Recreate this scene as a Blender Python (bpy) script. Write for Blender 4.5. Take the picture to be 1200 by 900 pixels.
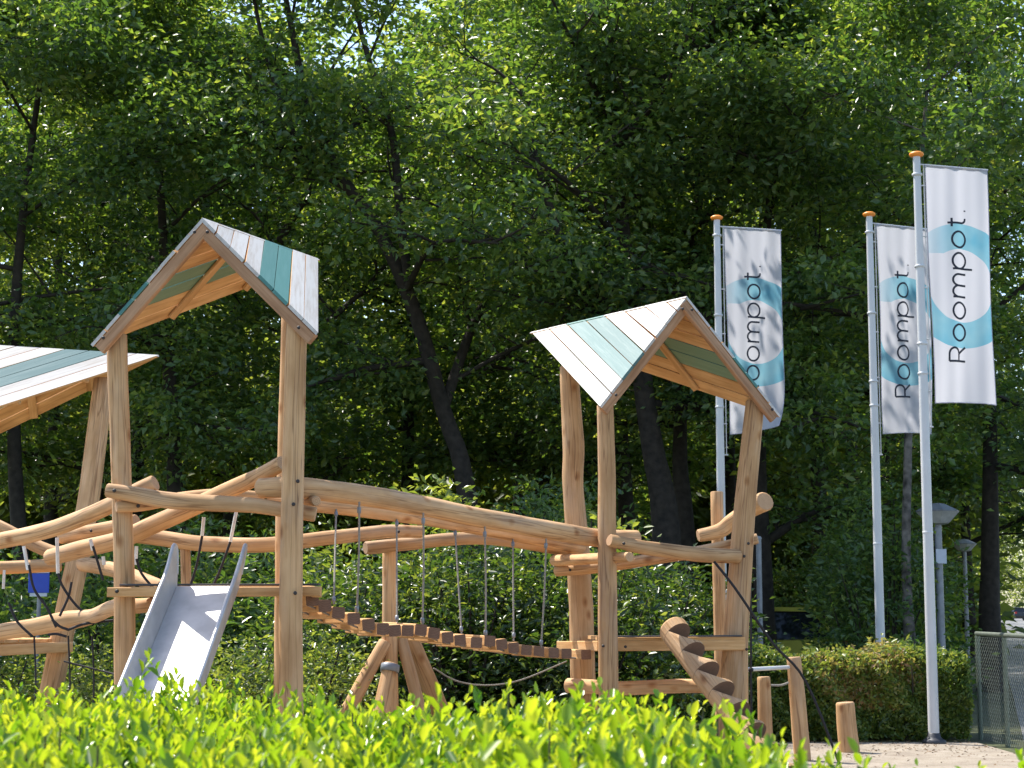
import bpy, bmesh, math, random
import numpy as np
from mathutils import Vector, Matrix

random.seed(11)
rng = np.random.default_rng(11)
S = bpy.context.scene
C = S.collection
for o in list(bpy.data.objects):
    bpy.data.objects.remove(o)

# ------------------------------------------------------------------ camera
FPX, HORIZON, EYE = 2050.0, 712.0, 1.5          # focal length and horizon in photo pixels (1200 wide), eye height in m
PITCH = math.atan((HORIZON - 450.0) / FPX)
cam = bpy.data.cameras.new('camera')
cam.sensor_width = 36.0
cam.lens = FPX * 36.0 / 1200.0
cam.clip_end = 2000.0
cam.dof.use_dof = True
cam.dof.focus_distance = 14.0
cam.dof.aperture_fstop = 8.0
cam_o = bpy.data.objects.new('camera', cam)
cam_o.location = (0, 0, EYE)
cam_o.rotation_euler = (math.pi / 2 + PITCH, 0, 0)
C.objects.link(cam_o)
S.camera = cam_o

# ------------------------------------------------------------------ light
SUN_DIR = Vector((-0.40, 0.33, 0.855)).normalized()     # towards the sun: high, left, a little beyond the towers
SUN_EL = math.asin(SUN_DIR.z)
SUN_AZ = math.atan2(SUN_DIR.x, SUN_DIR.y)              # clockwise from +Y
w = bpy.data.worlds.new('World')
S.world = w
w.use_nodes = True
nt = w.node_tree
bg = nt.nodes['Background']
sky = nt.nodes.new('ShaderNodeTexSky')
sky.sky_type = 'NISHITA'
sky.sun_disc = False
sky.sun_elevation = SUN_EL
sky.sun_rotation = SUN_AZ
nt.links.new(sky.outputs[0], bg.inputs[0])
bg.inputs[1].default_value = 0.15
sun = bpy.data.lights.new('sun', 'SUN')
sun.energy = 4.0
sun.angle = math.radians(0.5)
sun.color = (1.0, 0.95, 0.86)
sun_o = bpy.data.objects.new('sun', sun)
sun_o.rotation_euler = SUN_DIR.to_track_quat('Z', 'Y').to_euler()
sun_o.location = (-10, 10, 25)
C.objects.link(sun_o)
S.view_settings.view_transform = 'Standard'
S.view_settings.look = 'None'
S.view_settings.gamma = 1.0
S.view_settings.use_curve_mapping = False
S.view_settings.exposure = 1.15
try:
    S.cycles.max_bounces = 7
    S.cycles.diffuse_bounces = 4
    S.cycles.transmission_bounces = 5
except Exception:
    pass

# ------------------------------------------------------------------ helpers
CP, SP = math.cos(PITCH), math.sin(PITCH)


def P(px, py, Y):
    cx, cz = (px - 600.0) / FPX, (450.0 - py) / FPX
    y, z = CP - cz * SP, SP + cz * CP
    t = Y / y
    return Vector((cx * t, Y, EYE + z * t))


def XP(px, Y):
    return (px - 600.0) / FPX * Y


def tag(o, label=None, cat=None, group=None, kind=None):
    if label: o['label'] = label
    if cat: o['category'] = cat
    if group: o['group'] = group
    if kind: o['kind'] = kind
    return o


def thing(name, label, cat, loc=(0, 0, 0), group=None):
    o = bpy.data.objects.new(name, None)
    o.empty_display_size = 0.2
    o.location = loc
    C.objects.link(o)
    return tag(o, label, cat, group)


def link(name, me, parent=None):
    o = bpy.data.objects.new(name, me)
    C.objects.link(o)
    if parent is not None:
        o.parent = parent
        if parent.type == 'EMPTY':                 # meshes are modelled in world coordinates
            o.matrix_parent_inverse = Matrix.Translation(-parent.location)
    return o


class MB:
    """collects faces; every vertex has a grain vector (across, across, along)"""
    def __init__(self):
        self.v, self.f, self.g, self.m, self.s = [], [], [], [], []

    def add(self, verts, faces, grain=None, mi=0, smooth=False):
        b = len(self.v)
        self.v += [tuple(p) for p in verts]
        self.g += [tuple(p) for p in (grain if grain is not None else verts)]
        for i, f in enumerate(faces):
            self.f.append(tuple(b + k for k in f))
            self.m.append(mi[i] if isinstance(mi, (list, tuple)) else mi)
            self.s.append(smooth[i] if isinstance(smooth, (list, tuple)) else smooth)

    def mesh(self, name, mats):
        me = bpy.data.meshes.new(name)
        me.from_pydata(self.v, [], self.f)
        for mt in (mats if isinstance(mats, (list, tuple)) else [mats]):
            me.materials.append(mt)
        me.polygons.foreach_set('material_index', self.m)
        me.polygons.foreach_set('use_smooth', self.s)
        a = me.attributes.new('grain', 'FLOAT_VECTOR', 'POINT')
        a.data.foreach_set('vector', np.array(self.g, dtype=np.float32).ravel())
        me.update()
        return me

    def build(self, name, mats, parent=None):
        return link(name, self.mesh(name, mats), parent)

    # --- shapes
    def tube(self, pts, radii, seg=12, sub=6, wob=0.0, cap_mi=None, mi=0, smooth=True, chamfer=True, flat=None):
        pts = [Vector(p) for p in pts]
        if not isinstance(radii, (list, tuple)):
            radii = [radii] * len(pts)
        n = len(pts)
        P0, R0 = [], []
        for i in range(n - 1):
            a, b = pts[i], pts[i + 1]
            am = pts[i - 1] if i > 0 else a * 2 - b
            bp = pts[i + 2] if i + 2 < n else b * 2 - a
            for k in range(sub):
                t = k / sub
                q = 0.5 * ((2 * a) + (b - am) * t + (2 * am - 5 * a + 4 * b - bp) * t * t + (3 * a - am - 3 * b + bp) * t ** 3)
                P0.append(q)
                R0.append(radii[i] + (radii[i + 1] - radii[i]) * t)
        P0.append(pts[-1]); R0.append(radii[-1])
        if chamfer:
            d0 = (P0[1] - P0[0]).normalized(); d1 = (P0[-1] - P0[-2]).normalized()
            e0, e1 = R0[0] * 0.14, R0[-1] * 0.14
            P0 = [P0[0], P0[0] + d0 * e0] + P0[1:-1] + [P0[-1] - d1 * e1, P0[-1]]
            R0 = [R0[0] * 0.88, R0[0]] + R0[1:-1] + [R0[-1], R0[-1] * 0.88]
        m = len(P0)
        up = Vector((0, 0, 1))
        t0 = (P0[1] - P0[0]).normalized()
        if abs(t0.z) > 0.9: up = Vector((0, 1, 0))
        nrm = (up - t0 * up.dot(t0)).normalized()
        ph = [random.uniform(0, 6.28) for _ in range(6)]
        V, G, F, MI, SM = [], [], [], [], []
        L = 0.0
        off = random.uniform(0, 50)
        for i in range(m):
            t = (P0[min(i + 1, m - 1)] - P0[max(i - 1, 0)])
            t = t.normalized() if t.length > 1e-9 else t0
            nrm = (nrm - t * nrm.dot(t)).normalized()
            bn = t.cross(nrm)
            if i: L += (P0[i] - P0[i - 1]).length
            for k in range(seg):
                a = 2 * math.pi * k / seg
                rr = R0[i]
                if wob:
                    rr *= 1 + wob * (math.sin(L * 3.1 + ph[0] + a) * 0.5 + math.sin(L * 7.3 + ph[1] - a) * 0.35 + math.sin(2 * a + ph[2] + L * 1.7) * 0.5 + math.sin(L * 13 + 3 * a + ph[3]) * 0.2)
                ca, sa = math.cos(a), math.sin(a)
                if flat:
                    pw = flat
                    ca = math.copysign(abs(ca) ** pw, ca); sa = math.copysign(abs(sa) ** pw, sa)
                V.append(P0[i] + (nrm * ca + bn * sa) * rr)
                G.append((ca * rr + off, sa * rr + off, L + off))
        for i in range(m - 1):
            for k in range(seg):
                k2 = (k + 1) % seg
                F.append((i * seg + k, i * seg + k2, (i + 1) * seg + k2, (i + 1) * seg + k))
                MI.append(mi); SM.append(smooth)
        self.add(V, F, G, MI, SM)
        cm = mi if cap_mi is None else cap_mi
        for (i0, rev) in ((0, True), (m - 1, False)):
            ring = V[i0 * seg:(i0 + 1) * seg]
            c = sum(ring, Vector()) / seg
            gg = [((math.cos(2 * math.pi * k / seg)) * R0[i0], (math.sin(2 * math.pi * k / seg)) * R0[i0], off) for k in range(seg)] + [(0, 0, off)]
            fs = [((k, (k + 1) % seg, seg) if not rev else ((k + 1) % seg, k, seg)) for k in range(seg)]
            self.add(ring + [c], fs, gg, cm, False)
        return self

    def box(self, a, b, wdt, hgt, up=Vector((0, 0, 1)), bev=0.006, mi=0, cap_mi=None):
        """beam from a to b, width across, height along up"""
        a, b = Vector(a), Vector(b)
        t = (b - a).normalized()
        u = (Vector(up) - t * Vector(up).dot(t)).normalized()
        s = t.cross(u)
        w2, h2 = wdt / 2, hgt / 2
        e = min(bev, w2 * 0.4, h2 * 0.4)
        prof = [(-w2 + e, -h2), (w2 - e, -h2), (w2, -h2 + e), (w2, h2 - e), (w2 - e, h2), (-w2 + e, h2), (-w2, h2 - e), (-w2, -h2 + e)]
        off = random.uniform(0, 50)
        Lb = (b - a).length
        V, G = [], []
        for (q, l) in ((a, 0), (b, Lb)):
            for (x, y) in prof:
                V.append(q + s * x + u * y); G.append((x + off, y + off, l + off))
        F = [(k, (k + 1) % 8, 8 + (k + 1) % 8, 8 + k) for k in range(8)]
        MI = [mi] * 8
        self.add(V, F, G, MI, False)
        cm = mi if cap_mi is None else cap_mi
        self.add(V[:8], [tuple(range(7, -1, -1))], [(x, y + h2 * 2, off) for x, y in prof], cm)
        self.add(V[8:], [tuple(range(8))], [(x, y + h2 * 2, off) for x, y in prof], cm)
        return self

    def lathe(self, c, prof, seg=20, mi=0, axis=Vector((0, 0, 1)), smooth=True):
        c = Vector(c); ax = Vector(axis).normalized()
        u = ax.orthogonal().normalized(); v = ax.cross(u)
        V, F = [], []
        for (r, z) in prof:
            for k in range(seg):
                a = 2 * math.pi * k / seg
                V.append(c + ax * z + (u * math.cos(a) + v * math.sin(a)) * r)
        for i in range(len(prof) - 1):
            for k in range(seg):
                k2 = (k + 1) % seg
                F.append((i * seg + k, i * seg + k2, (i + 1) * seg + k2, (i + 1) * seg + k))
        self.add(V, F, None, mi, smooth)
        self.add(V[:seg], [tuple(range(seg - 1, -1, -1))], None, mi)
        self.add(V[-seg:], [tuple(range(seg))], None, mi)
        return self

    def prism(self, poly, nrm, thick, mi_top=0, mi_bot=0, mi_side=0, along=None):
        """poly: list of points (one plane), extruded by -nrm*thick"""
        poly = [Vector(p) for p in poly]
        nrm = Vector(nrm).normalized()
        n = len(poly)
        al = (along or (poly[1] - poly[0])).normalized()
        ac = nrm.cross(al)
        off = random.uniform(0, 50)
        V = poly + [p - nrm * thick for p in poly]
        G = [((p - poly[0]).dot(ac) + off, off + (0 if i < n else -thick), (p - poly[0]).dot(al) + off) for i, p in enumerate(V)]
        a = sum(((poly[i] - poly[0]).cross(poly[(i + 1) % n] - poly[0]) for i in range(n)), Vector())
        order = list(range(n))
        if a.dot(nrm) < 0: order.reverse()
        F = [tuple(order), tuple(n + k for k in reversed(order))]
        MI = [mi_top, mi_bot]
        for i in range(n):
            p, q = order[i], order[(i + 1) % n]
            ei = p if (p + 1) % n == q else q
            F.append((p, n + p, n + q, q)); MI.append(mi_side[ei] if isinstance(mi_side, (list, tuple)) else mi_side)
        self.add(V, F, G, MI, False)
        return self


# ------------------------------------------------------------------ materials
def mat(name):
    m = bpy.data.materials.new(name)
    m.use_nodes = True
    t = m.node_tree
    return m, t, t.nodes['Principled BSDF'], t.nodes['Material Output']


def N(t, kind, **kw):
    n = t.nodes.new(kind)
    for k, v in kw.items():
        setattr(n, k, v)
    return n


def ramp(t, stops):
    r = N(t, 'ShaderNodeValToRGB')
    e = r.color_ramp.elements
    while len(e) < len(stops): e.new(0.5)
    for el, (p, c) in zip(e, stops):
        el.position = p; el.color = (*c, 1)
    return r


def grain_coords(t, sx, sz):
    at = N(t, 'ShaderNodeAttribute', attribute_name='grain')
    oi = N(t, 'ShaderNodeObjectInfo')
    mp = N(t, 'ShaderNodeMapping')
    mp.inputs['Scale'].default_value = (sx, sx, sz)
    add = N(t, 'ShaderNodeVectorMath', operation='ADD')
    sc = N(t, 'ShaderNodeVectorMath', operation='SCALE')
    sc.inputs[0].default_value = (37, 91, 53)
    t.links.new(oi.outputs['Random'], sc.inputs['Scale'])
    t.links.new(at.outputs['Vector'], mp.inputs['Vector'])
    t.links.new(mp.outputs[0], add.inputs[0]); t.links.new(sc.outputs[0], add.inputs[1])
    return add.outputs[0], at, oi


def wood_mat(name, dark, mid, light, rough=0.75, cracks=True, tintamt=0.12):
    m, t, b, o = mat(name)
    v, at, oi = grain_coords(t, 26, 1.5)
    n1 = N(t, 'ShaderNodeTexNoise'); n1.inputs['Scale'].default_value = 1.0; n1.inputs['Detail'].default_value = 5; n1.inputs['Roughness'].default_value = 0.65
    t.links.new(v, n1.inputs['Vector'])
    r = ramp(t, [(0.28, dark), (0.5, mid), (0.72, light)])
    t.links.new(n1.outputs['Fac'], r.inputs[0])
    # broad blotches
    v2, _, _ = grain_coords(t, 5, 2.2)
    n2 = N(t, 'ShaderNodeTexNoise'); n2.inputs['Scale'].default_value = 1.3; n2.inputs['Detail'].default_value = 3
    t.links.new(v2, n2.inputs['Vector'])
    mx = N(t, 'ShaderNodeMix', data_type='RGBA', blend_type='MULTIPLY')
    r2 = ramp(t, [(0.3, (0.74, 0.66, 0.58)), (0.62, (1.05, 1.03, 1.0))])
    t.links.new(n2.outputs['Fac'], r2.inputs[0])
    mx.inputs['Factor'].default_value = 0.8
    t.links.new(r.outputs[0], mx.inputs['A']); t.links.new(r2.outputs[0], mx.inputs['B'])
    hs = N(t, 'ShaderNodeHueSaturation')
    mr = N(t, 'ShaderNodeMapRange'); mr.inputs['To Min'].default_value = 1 - tintamt; mr.inputs['To Max'].default_value = 1 + tintamt
    t.links.new(oi.outputs['Random'], mr.inputs['Value']); t.links.new(mr.outputs[0], hs.inputs['Value'])
    t.links.new(mx.outputs['Result'], hs.inputs['Color'])
    col = hs.outputs[0]
    hgt = n1.outputs['Fac']
    if cracks:
        v3, _, _ = grain_coords(t, 16, 0.45)
        n3 = N(t, 'ShaderNodeTexNoise'); n3.inputs['Scale'].default_value = 1.2; n3.inputs['Detail'].default_value = 2
        t.links.new(v3, n3.inputs['Vector'])
        cr = ramp(t, [(0.478, (1, 1, 1)), (0.497, (0.25, 0.17, 0.12)), (0.503, (0.25, 0.17, 0.12)), (0.522, (1, 1, 1))])
        t.links.new(n3.outputs['Fac'], cr.inputs[0])
        # silvered, weathered patches
        vw, _, _ = grain_coords(t, 3.2, 0.9)
        nw = N(t, 'ShaderNodeTexNoise'); nw.inputs['Scale'].default_value = 1.0; nw.inputs['Detail'].default_value = 6; nw.inputs['Roughness'].default_value = 0.7
        t.links.new(vw, nw.inputs['Vector'])
        rw = ramp(t, [(0.5, (0, 0, 0)), (0.68, (0.3, 0.3, 0.3))]); t.links.new(nw.outputs['Fac'], rw.inputs[0])
        mw = N(t, 'ShaderNodeMix', data_type='RGBA'); t.links.new(rw.outputs[0], mw.inputs['Factor'])
        t.links.new(col, mw.inputs['A']); mw.inputs['B'].default_value = (0.40, 0.34, 0.28, 1)
        col = mw.outputs['Result']
        # knots
        v4, _, _ = grain_coords(t, 5.5, 3.2)
        vo = N(t, 'ShaderNodeTexVoronoi'); vo.inputs['Scale'].default_value = 1.0
        t.links.new(v4, vo.inputs['Vector'])
        kr = ramp(t, [(0.05, (0.45, 0.28, 0.18)), (0.13, (0.8, 0.68, 0.56)), (0.2, (1, 1, 1))])
        t.links.new(vo.outputs['Distance'], kr.inputs[0])
        m2 = N(t, 'ShaderNodeMix', data_type='RGBA', blend_type='MULTIPLY'); m2.inputs['Factor'].default_value = 0.55
        t.links.new(col, m2.inputs['A']); t.links.new(cr.outputs[0], m2.inputs['B'])
        m3 = N(t, 'ShaderNodeMix', data_type='RGBA', blend_type='MULTIPLY'); m3.inputs['Factor'].default_value = 0.8
        t.links.new(m2.outputs['Result'], m3.inputs['A']); t.links.new(kr.outputs[0], m3.inputs['B'])
        col = m3.outputs['Result']
    t.links.new(col, b.inputs['Base Color'])
    b.inputs['Roughness'].default_value = rough
    b.inputs['Specular IOR Level'].default_value = 0.25
    bp = N(t, 'ShaderNodeBump'); bp.inputs['Strength'].default_value = 0.35; bp.inputs['Distance'].default_value = 0.004
    t.links.new(hgt, bp.inputs['Height']); t.links.new(bp.outputs[0], b.inputs['Normal'])
    return m


def endgrain_mat(name, dark, light):
    m, t, b, o = mat(name)
    at = N(t, 'ShaderNodeAttribute', attribute_name='grain')
    sx = N(t, 'ShaderNodeSeparateXYZ'); t.links.new(at.outputs['Vector'], sx.inputs[0])
    cb = N(t, 'ShaderNodeCombineXYZ'); t.links.new(sx.outputs[0], cb.inputs[0]); t.links.new(sx.outputs[1], cb.inputs[1])
    wv = N(t, 'ShaderNodeTexWave', wave_type='RINGS', rings_direction='Z'); wv.inputs['Scale'].default_value = 28; wv.inputs['Distortion'].default_value = 2.5; wv.inputs['Detail'].default_value = 2
    t.links.new(cb.outputs[0], wv.inputs['Vector'])
    nz = N(t, 'ShaderNodeTexNoise'); nz.inputs['Scale'].default_value = 25; nz.inputs['Detail'].default_value = 4
    t.links.new(cb.outputs[0], nz.inputs['Vector'])
    r = ramp(t, [(0.1, dark), (0.9, light)])
    mm = N(t, 'ShaderNodeMath', operation='MULTIPLY_ADD'); mm.inputs[1].default_value = 0.5
    t.links.new(wv.outputs['Fac'], mm.inputs[0])
    m5 = N(t, 'ShaderNodeMath', operation='MULTIPLY'); m5.inputs[1].default_value = 0.5
    t.links.new(nz.outputs['Fac'], m5.inputs[0]); t.links.new(m5.outputs[0], mm.inputs[2])
    t.links.new(mm.outputs[0], r.inputs[0])
    t.links.new(r.outputs[0], b.inputs['Base Color'])
    b.inputs['Roughness'].default_value = 0.85
    return m


def painted_mat(name, col, worn, rough=0.6, amt=0.42):
    m, t, b, o = mat(name)
    v, at, oi = grain_coords(t, 30, 1.6)
    n1 = N(t, 'ShaderNodeTexNoise'); n1.inputs['Scale'].default_value = 1.0; n1.inputs['Detail'].default_value = 6; n1.inputs['Roughness'].default_value = 0.7
    t.links.new(v, n1.inputs['Vector'])
    r = ramp(t, [(amt - 0.12, worn), (amt + 0.12, col)])
    t.links.new(n1.outputs['Fac'], r.inputs[0])
    hs = N(t, 'ShaderNodeHueSaturation')
    mr = N(t, 'ShaderNodeMapRange'); mr.inputs['To Min'].default_value = 0.88; mr.inputs['To Max'].default_value = 1.06
    t.links.new(oi.outputs['Random'], mr.inputs['Value']); t.links.new(mr.outputs[0], hs.inputs['Value'])
    t.links.new(r.outputs[0], hs.inputs['Color'])
    t.links.new(hs.outputs[0], b.inputs['Base Color'])
    b.inputs['Roughness'].default_value = rough
    bp = N(t, 'ShaderNodeBump'); bp.inputs['Strength'].default_value = 0.25; bp.inputs['Distance'].default_value = 0.003
    t.links.new(n1.outputs['Fac'], bp.inputs['Height']); t.links.new(bp.outputs[0], b.inputs['Normal'])
    return m


def plain(name, col, rough=0.5, metal=0.0, var=0.15, scale=12.0, bump=0.0):
    m, t, b, o = mat(name)
    tc = N(t, 'ShaderNodeTexCoord')
    n1 = N(t, 'ShaderNodeTexNoise'); n1.inputs['Scale'].default_value = scale; n1.inputs['Detail'].default_value = 5
    t.links.new(tc.outputs['Object'], n1.inputs['Vector'])
    r = ramp(t, [(0.3, tuple(c * (1 - var) for c in col)), (0.7, tuple(min(1, c * (1 + var)) for c in col))])
    t.links.new(n1.outputs['Fac'], r.inputs[0]); t.links.new(r.outputs[0], b.inputs['Base Color'])
    b.inputs['Roughness'].default_value = rough
    b.inputs['Metallic'].default_value = metal
    if bump:
        bp = N(t, 'ShaderNodeBump'); bp.inputs['Strength'].default_value = bump; bp.inputs['Distance'].default_value = 0.02
        t.links.new(n1.outputs['Fac'], bp.inputs['Height']); t.links.new(bp.outputs[0], b.inputs['Normal'])
    return m


def leaf_mat(name, stops, tstops, trans=0.45, rough=0.42, spec=0.5):
    """stops / tstops: colour over the per-leaf random value, reflected and let through"""
    m, t, b, o = mat(name)
    at = N(t, 'ShaderNodeAttribute', attribute_name='rnd')
    r = ramp(t, stops); r2 = ramp(t, tstops)
    t.links.new(at.outputs['Fac'], r.inputs[0]); t.links.new(at.outputs['Fac'], r2.inputs[0])
    t.links.new(r.outputs[0], b.inputs['Base Color'])
    b.inputs['Roughness'].default_value = rough
    b.inputs['Specular IOR Level'].default_value = spec
    tr = N(t, 'ShaderNodeBsdfTranslucent'); t.links.new(r2.outputs[0], tr.inputs[0])
    mx = N(t, 'ShaderNodeMixShader'); mx.inputs[0].default_value = trans
    t.links.new(b.outputs[0], mx.inputs[1]); t.links.new(tr.outputs[0], mx.inputs[2])
    t.links.new(mx.outputs[0], o.inputs[0])
    return m


M = {}
M['log'] = wood_mat('log_wood', (0.41, 0.24, 0.115), (0.56, 0.345, 0.175), (0.635, 0.42, 0.24), tintamt=0.15)
M['end'] = endgrain_mat('log_end', (0.36, 0.20, 0.10), (0.62, 0.40, 0.23))
M['raw'] = wood_mat('raw_board', (0.43, 0.23, 0.09), (0.61, 0.36, 0.16), (0.71, 0.46, 0.24), cracks=False, tintamt=0.08)
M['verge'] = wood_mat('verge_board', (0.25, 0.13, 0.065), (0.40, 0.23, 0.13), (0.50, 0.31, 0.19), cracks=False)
M['sawn'] = endgrain_mat('sawn_end', (0.10, 0.05, 0.03), (0.26, 0.14, 0.085))
M['cut'] = endgrain_mat('notch_cut', (0.08, 0.045, 0.03), (0.20, 0.115, 0.075))
M['white'] = painted_mat('white_stain', (0.53, 0.50, 0.46), (0.40, 0.34, 0.28))
M['teal'] = painted_mat('teal_paint', (0.055, 0.19, 0.165), (0.08, 0.22, 0.195))
M['teal_sunlit'] = painted_mat('sunlit_teal_paint', (0.065, 0.15, 0.148), (0.135, 0.215, 0.205))  # copy of the teal for sunny slopes, sunlight put into its colour
M['green_under'] = painted_mat('green_board', (0.17, 0.27, 0.17), (0.22, 0.31, 0.2))
M['steel'] = plain('slide_steel', (0.49, 0.475, 0.46), 0.45, 0.45, 0.12, 9)
M['bolt'] = plain('bolt', (0.03, 0.022, 0.018), 0.6)
M['rope'] = plain('grey_rope', (0.27, 0.245, 0.21), 0.9, 0, 0.25, 90, 0.4)
M['black_rope'] = plain('black_rope', (0.018, 0.016, 0.018), 0.8, 0, 0.3, 90)
M['sleeve'] = plain('white_sleeve', (0.72, 0.70, 0.66), 0.5)
M['rubber'] = plain('dark_edge', (0.07, 0.065, 0.065), 0.8)
M['pole'] = plain('flagpole_paint', (0.55, 0.55, 0.55), 0.35, 0, 0.06, 3)
M['orange'] = plain('orange_cap', (0.85, 0.27, 0.03), 0.45, 0, 0.1)
M['dark_metal'] = plain('dark_metal', (0.05, 0.05, 0.055), 0.5, 0.4)
M['grey_metal'] = plain('grey_metal', (0.22, 0.23, 0.25), 0.45, 0.3)
M['lamp_bowl'] = plain('lamp_bowl', (0.44, 0.43, 0.41), 0.3)
M['fence'] = plain('fence_green', (0.10, 0.13, 0.09), 0.6, 0.1, 0.25, 8)
M['wire'] = plain('fence_wire', (0.16, 0.18, 0.15), 0.5, 0.5)
M['bark'] = plain('bark', (0.030, 0.023, 0.017), 0.95, 0, 0.5, 9, 0.8)
M['birch'] = plain('birch_bark', (0.12, 0.105, 0.09), 0.9, 0, 0.85, 7, 0.5)
M['blue'] = plain('blue_panel', (0.01, 0.055, 0.42), 0.4, 0, 0.05)
M['pale'] = plain('pale_panel', (0.5, 0.53, 0.58), 0.5, 0, 0.05)
M['ink'] = plain('black_print', (0.012, 0.015, 0.03), 0.7, 0, 0.05)

LEAF = leaf_mat('oak_leaf', [(0.0, (0.046, 0.088, 0.044)), (0.45, (0.088, 0.150, 0.056)), (0.75, (0.135, 0.20, 0.058)), (1.0, (0.16, 0.19, 0.05))],
                [(0.0, (0.05, 0.12, 0.018)), (0.45, (0.15, 0.28, 0.026)), (0.75, (0.33, 0.47, 0.04)), (1.0, (0.60, 0.66, 0.07))], 0.46, 0.36, 0.6)
LEAF_FAR = leaf_mat('wood_leaf', [(0.0, (0.035, 0.06, 0.025)), (1.0, (0.11, 0.15, 0.04))],
                    [(0.0, (0.12, 0.20, 0.025)), (1.0, (0.56, 0.62, 0.07))], 0.5, 0.5)
LEAF_SHRUB = leaf_mat('laurel_leaf', [(0.0, (0.014, 0.032, 0.011)), (0.6, (0.035, 0.068, 0.018)), (1.0, (0.14, 0.19, 0.035))],
                      [(0.0, (0.03, 0.08, 0.012)), (0.6, (0.13, 0.23, 0.02)), (1.0, (0.52, 0.58, 0.06))], 0.38, 0.32, 0.6)
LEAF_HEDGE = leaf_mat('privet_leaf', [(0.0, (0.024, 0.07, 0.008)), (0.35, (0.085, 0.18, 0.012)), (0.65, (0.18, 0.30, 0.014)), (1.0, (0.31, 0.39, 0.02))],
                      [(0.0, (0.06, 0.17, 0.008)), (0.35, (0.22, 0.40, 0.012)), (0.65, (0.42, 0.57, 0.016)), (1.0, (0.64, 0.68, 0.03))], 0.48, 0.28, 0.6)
LEAF_CLIP = leaf_mat('clipped_leaf', [(0.0, (0.045, 0.09, 0.02)), (0.5, (0.12, 0.185, 0.035)), (0.8, (0.24, 0.28, 0.06)), (1.0, (0.30, 0.17, 0.07))],
                     [(0.0, (0.07, 0.17, 0.02)), (0.5, (0.30, 0.38, 0.04)), (1.0, (0.50, 0.42, 0.09))], 0.42, 0.38)


def leaf_mesh(name, cen, dirs, nrm, length, width, rnd, material, fine=False, fold=0.18):
    n = len(cen)
    d = dirs / np.linalg.norm(dirs, axis=1, keepdims=True)
    s = np.cross(d, nrm); s /= (np.linalg.norm(s, axis=1, keepdims=True) + 1e-9)
    u = np.cross(s, d)
    L = length[:, None]; W = width[:, None]
    base = cen - d * L * .5 - u * L * .04; tip = cen + d * L * .5 - u * L * .10
    if not fine:
        lf = cen + s * W * .5 + u * W * fold; rt = cen - s * W * .5 + u * W * fold
        v = np.stack([base, lf, tip, rt], 1).reshape(-1, 3)
        idx = (np.arange(n) * 4)[:, None] + np.array([0, 2, 1, 0, 3, 2])[None]
        loops = idx.ravel(); nf = 2 * n; per = 3; r = np.repeat(rnd, 2)
    else:
        a = cen - d * L * .16; b = cen + d * L * .2
        l1 = a + s * W * .46 + u * W * fold; l2 = b + s * W * .42 + u * W * fold
        r1 = a - s * W * .46 + u * W * fold; r2 = b - s * W * .42 + u * W * fold
        v = np.stack([base, l1, l2, tip, r2, r1], 1).reshape(-1, 3)
        idx = (np.arange(n) * 6)[:, None] + np.array([0, 3, 2, 1, 0, 5, 4, 3])[None]
        loops = idx.ravel(); nf = 2 * n; per = 4; r = np.repeat(rnd, 2)
    me = bpy.data.meshes.new(name)
    me.vertices.add(len(v)); me.vertices.foreach_set('co', v.astype(np.float32).ravel())
    me.loops.add(len(loops)); me.loops.foreach_set('vertex_index', loops.astype(np.int32))
    me.polygons.add(nf)
    me.polygons.foreach_set('loop_start', (np.arange(nf) * per).astype(np.int32))
    a = me.attributes.new('rnd', 'FLOAT', 'FACE'); a.data.foreach_set('value', np.clip(r, 0, 1).astype(np.float32))
    me.materials.append(material)
    me.update(calc_edges=True)
    return me


def spray(clusters, per, rx, rz, L, material, name, up=1.0, jitter=0.75, droop=-0.25, bright=0.0, aspect=0.5, csize=None):
    M_ = len(clusters)
    c = np.repeat(np.asarray(clusters), per, 0)
    n = len(c)
    cr = np.repeat(rng.uniform(0, 1, M_), per)
    g = rng.normal(0, 1, (n, 3))
    rr = np.repeat(csize if csize is not None else rng.uniform(0.6, 1.25, M_), per)[:, None]
    c = c + g * np.array([rx, rx, rz]) * rr
    d = g * np.array([1, 1, 0.3]) + rng.normal(0, .6, (n, 3)); d[:, 2] += droop
    nn = rng.normal(0, jitter, (n, 3)); nn[:, 2] += up
    ln = L * rng.uniform(0.6, 1.25, n)
    rnd = np.clip(0.55 * cr + 0.5 * rng.uniform(0, 1, n) + .02 + bright, 0, 1)
    return leaf_mesh(name, c, d, nn, ln, ln * aspect * rng.uniform(.85, 1.2, n), rnd, material)


# ------------------------------------------------------------------ the ground
def sheet(name, poly, z, material):
    mb = MB(); mb.add([(x, y, z) for x, y in poly], [tuple(range(len(poly)))])
    return tag(mb.build(name, material), kind='structure')


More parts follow.
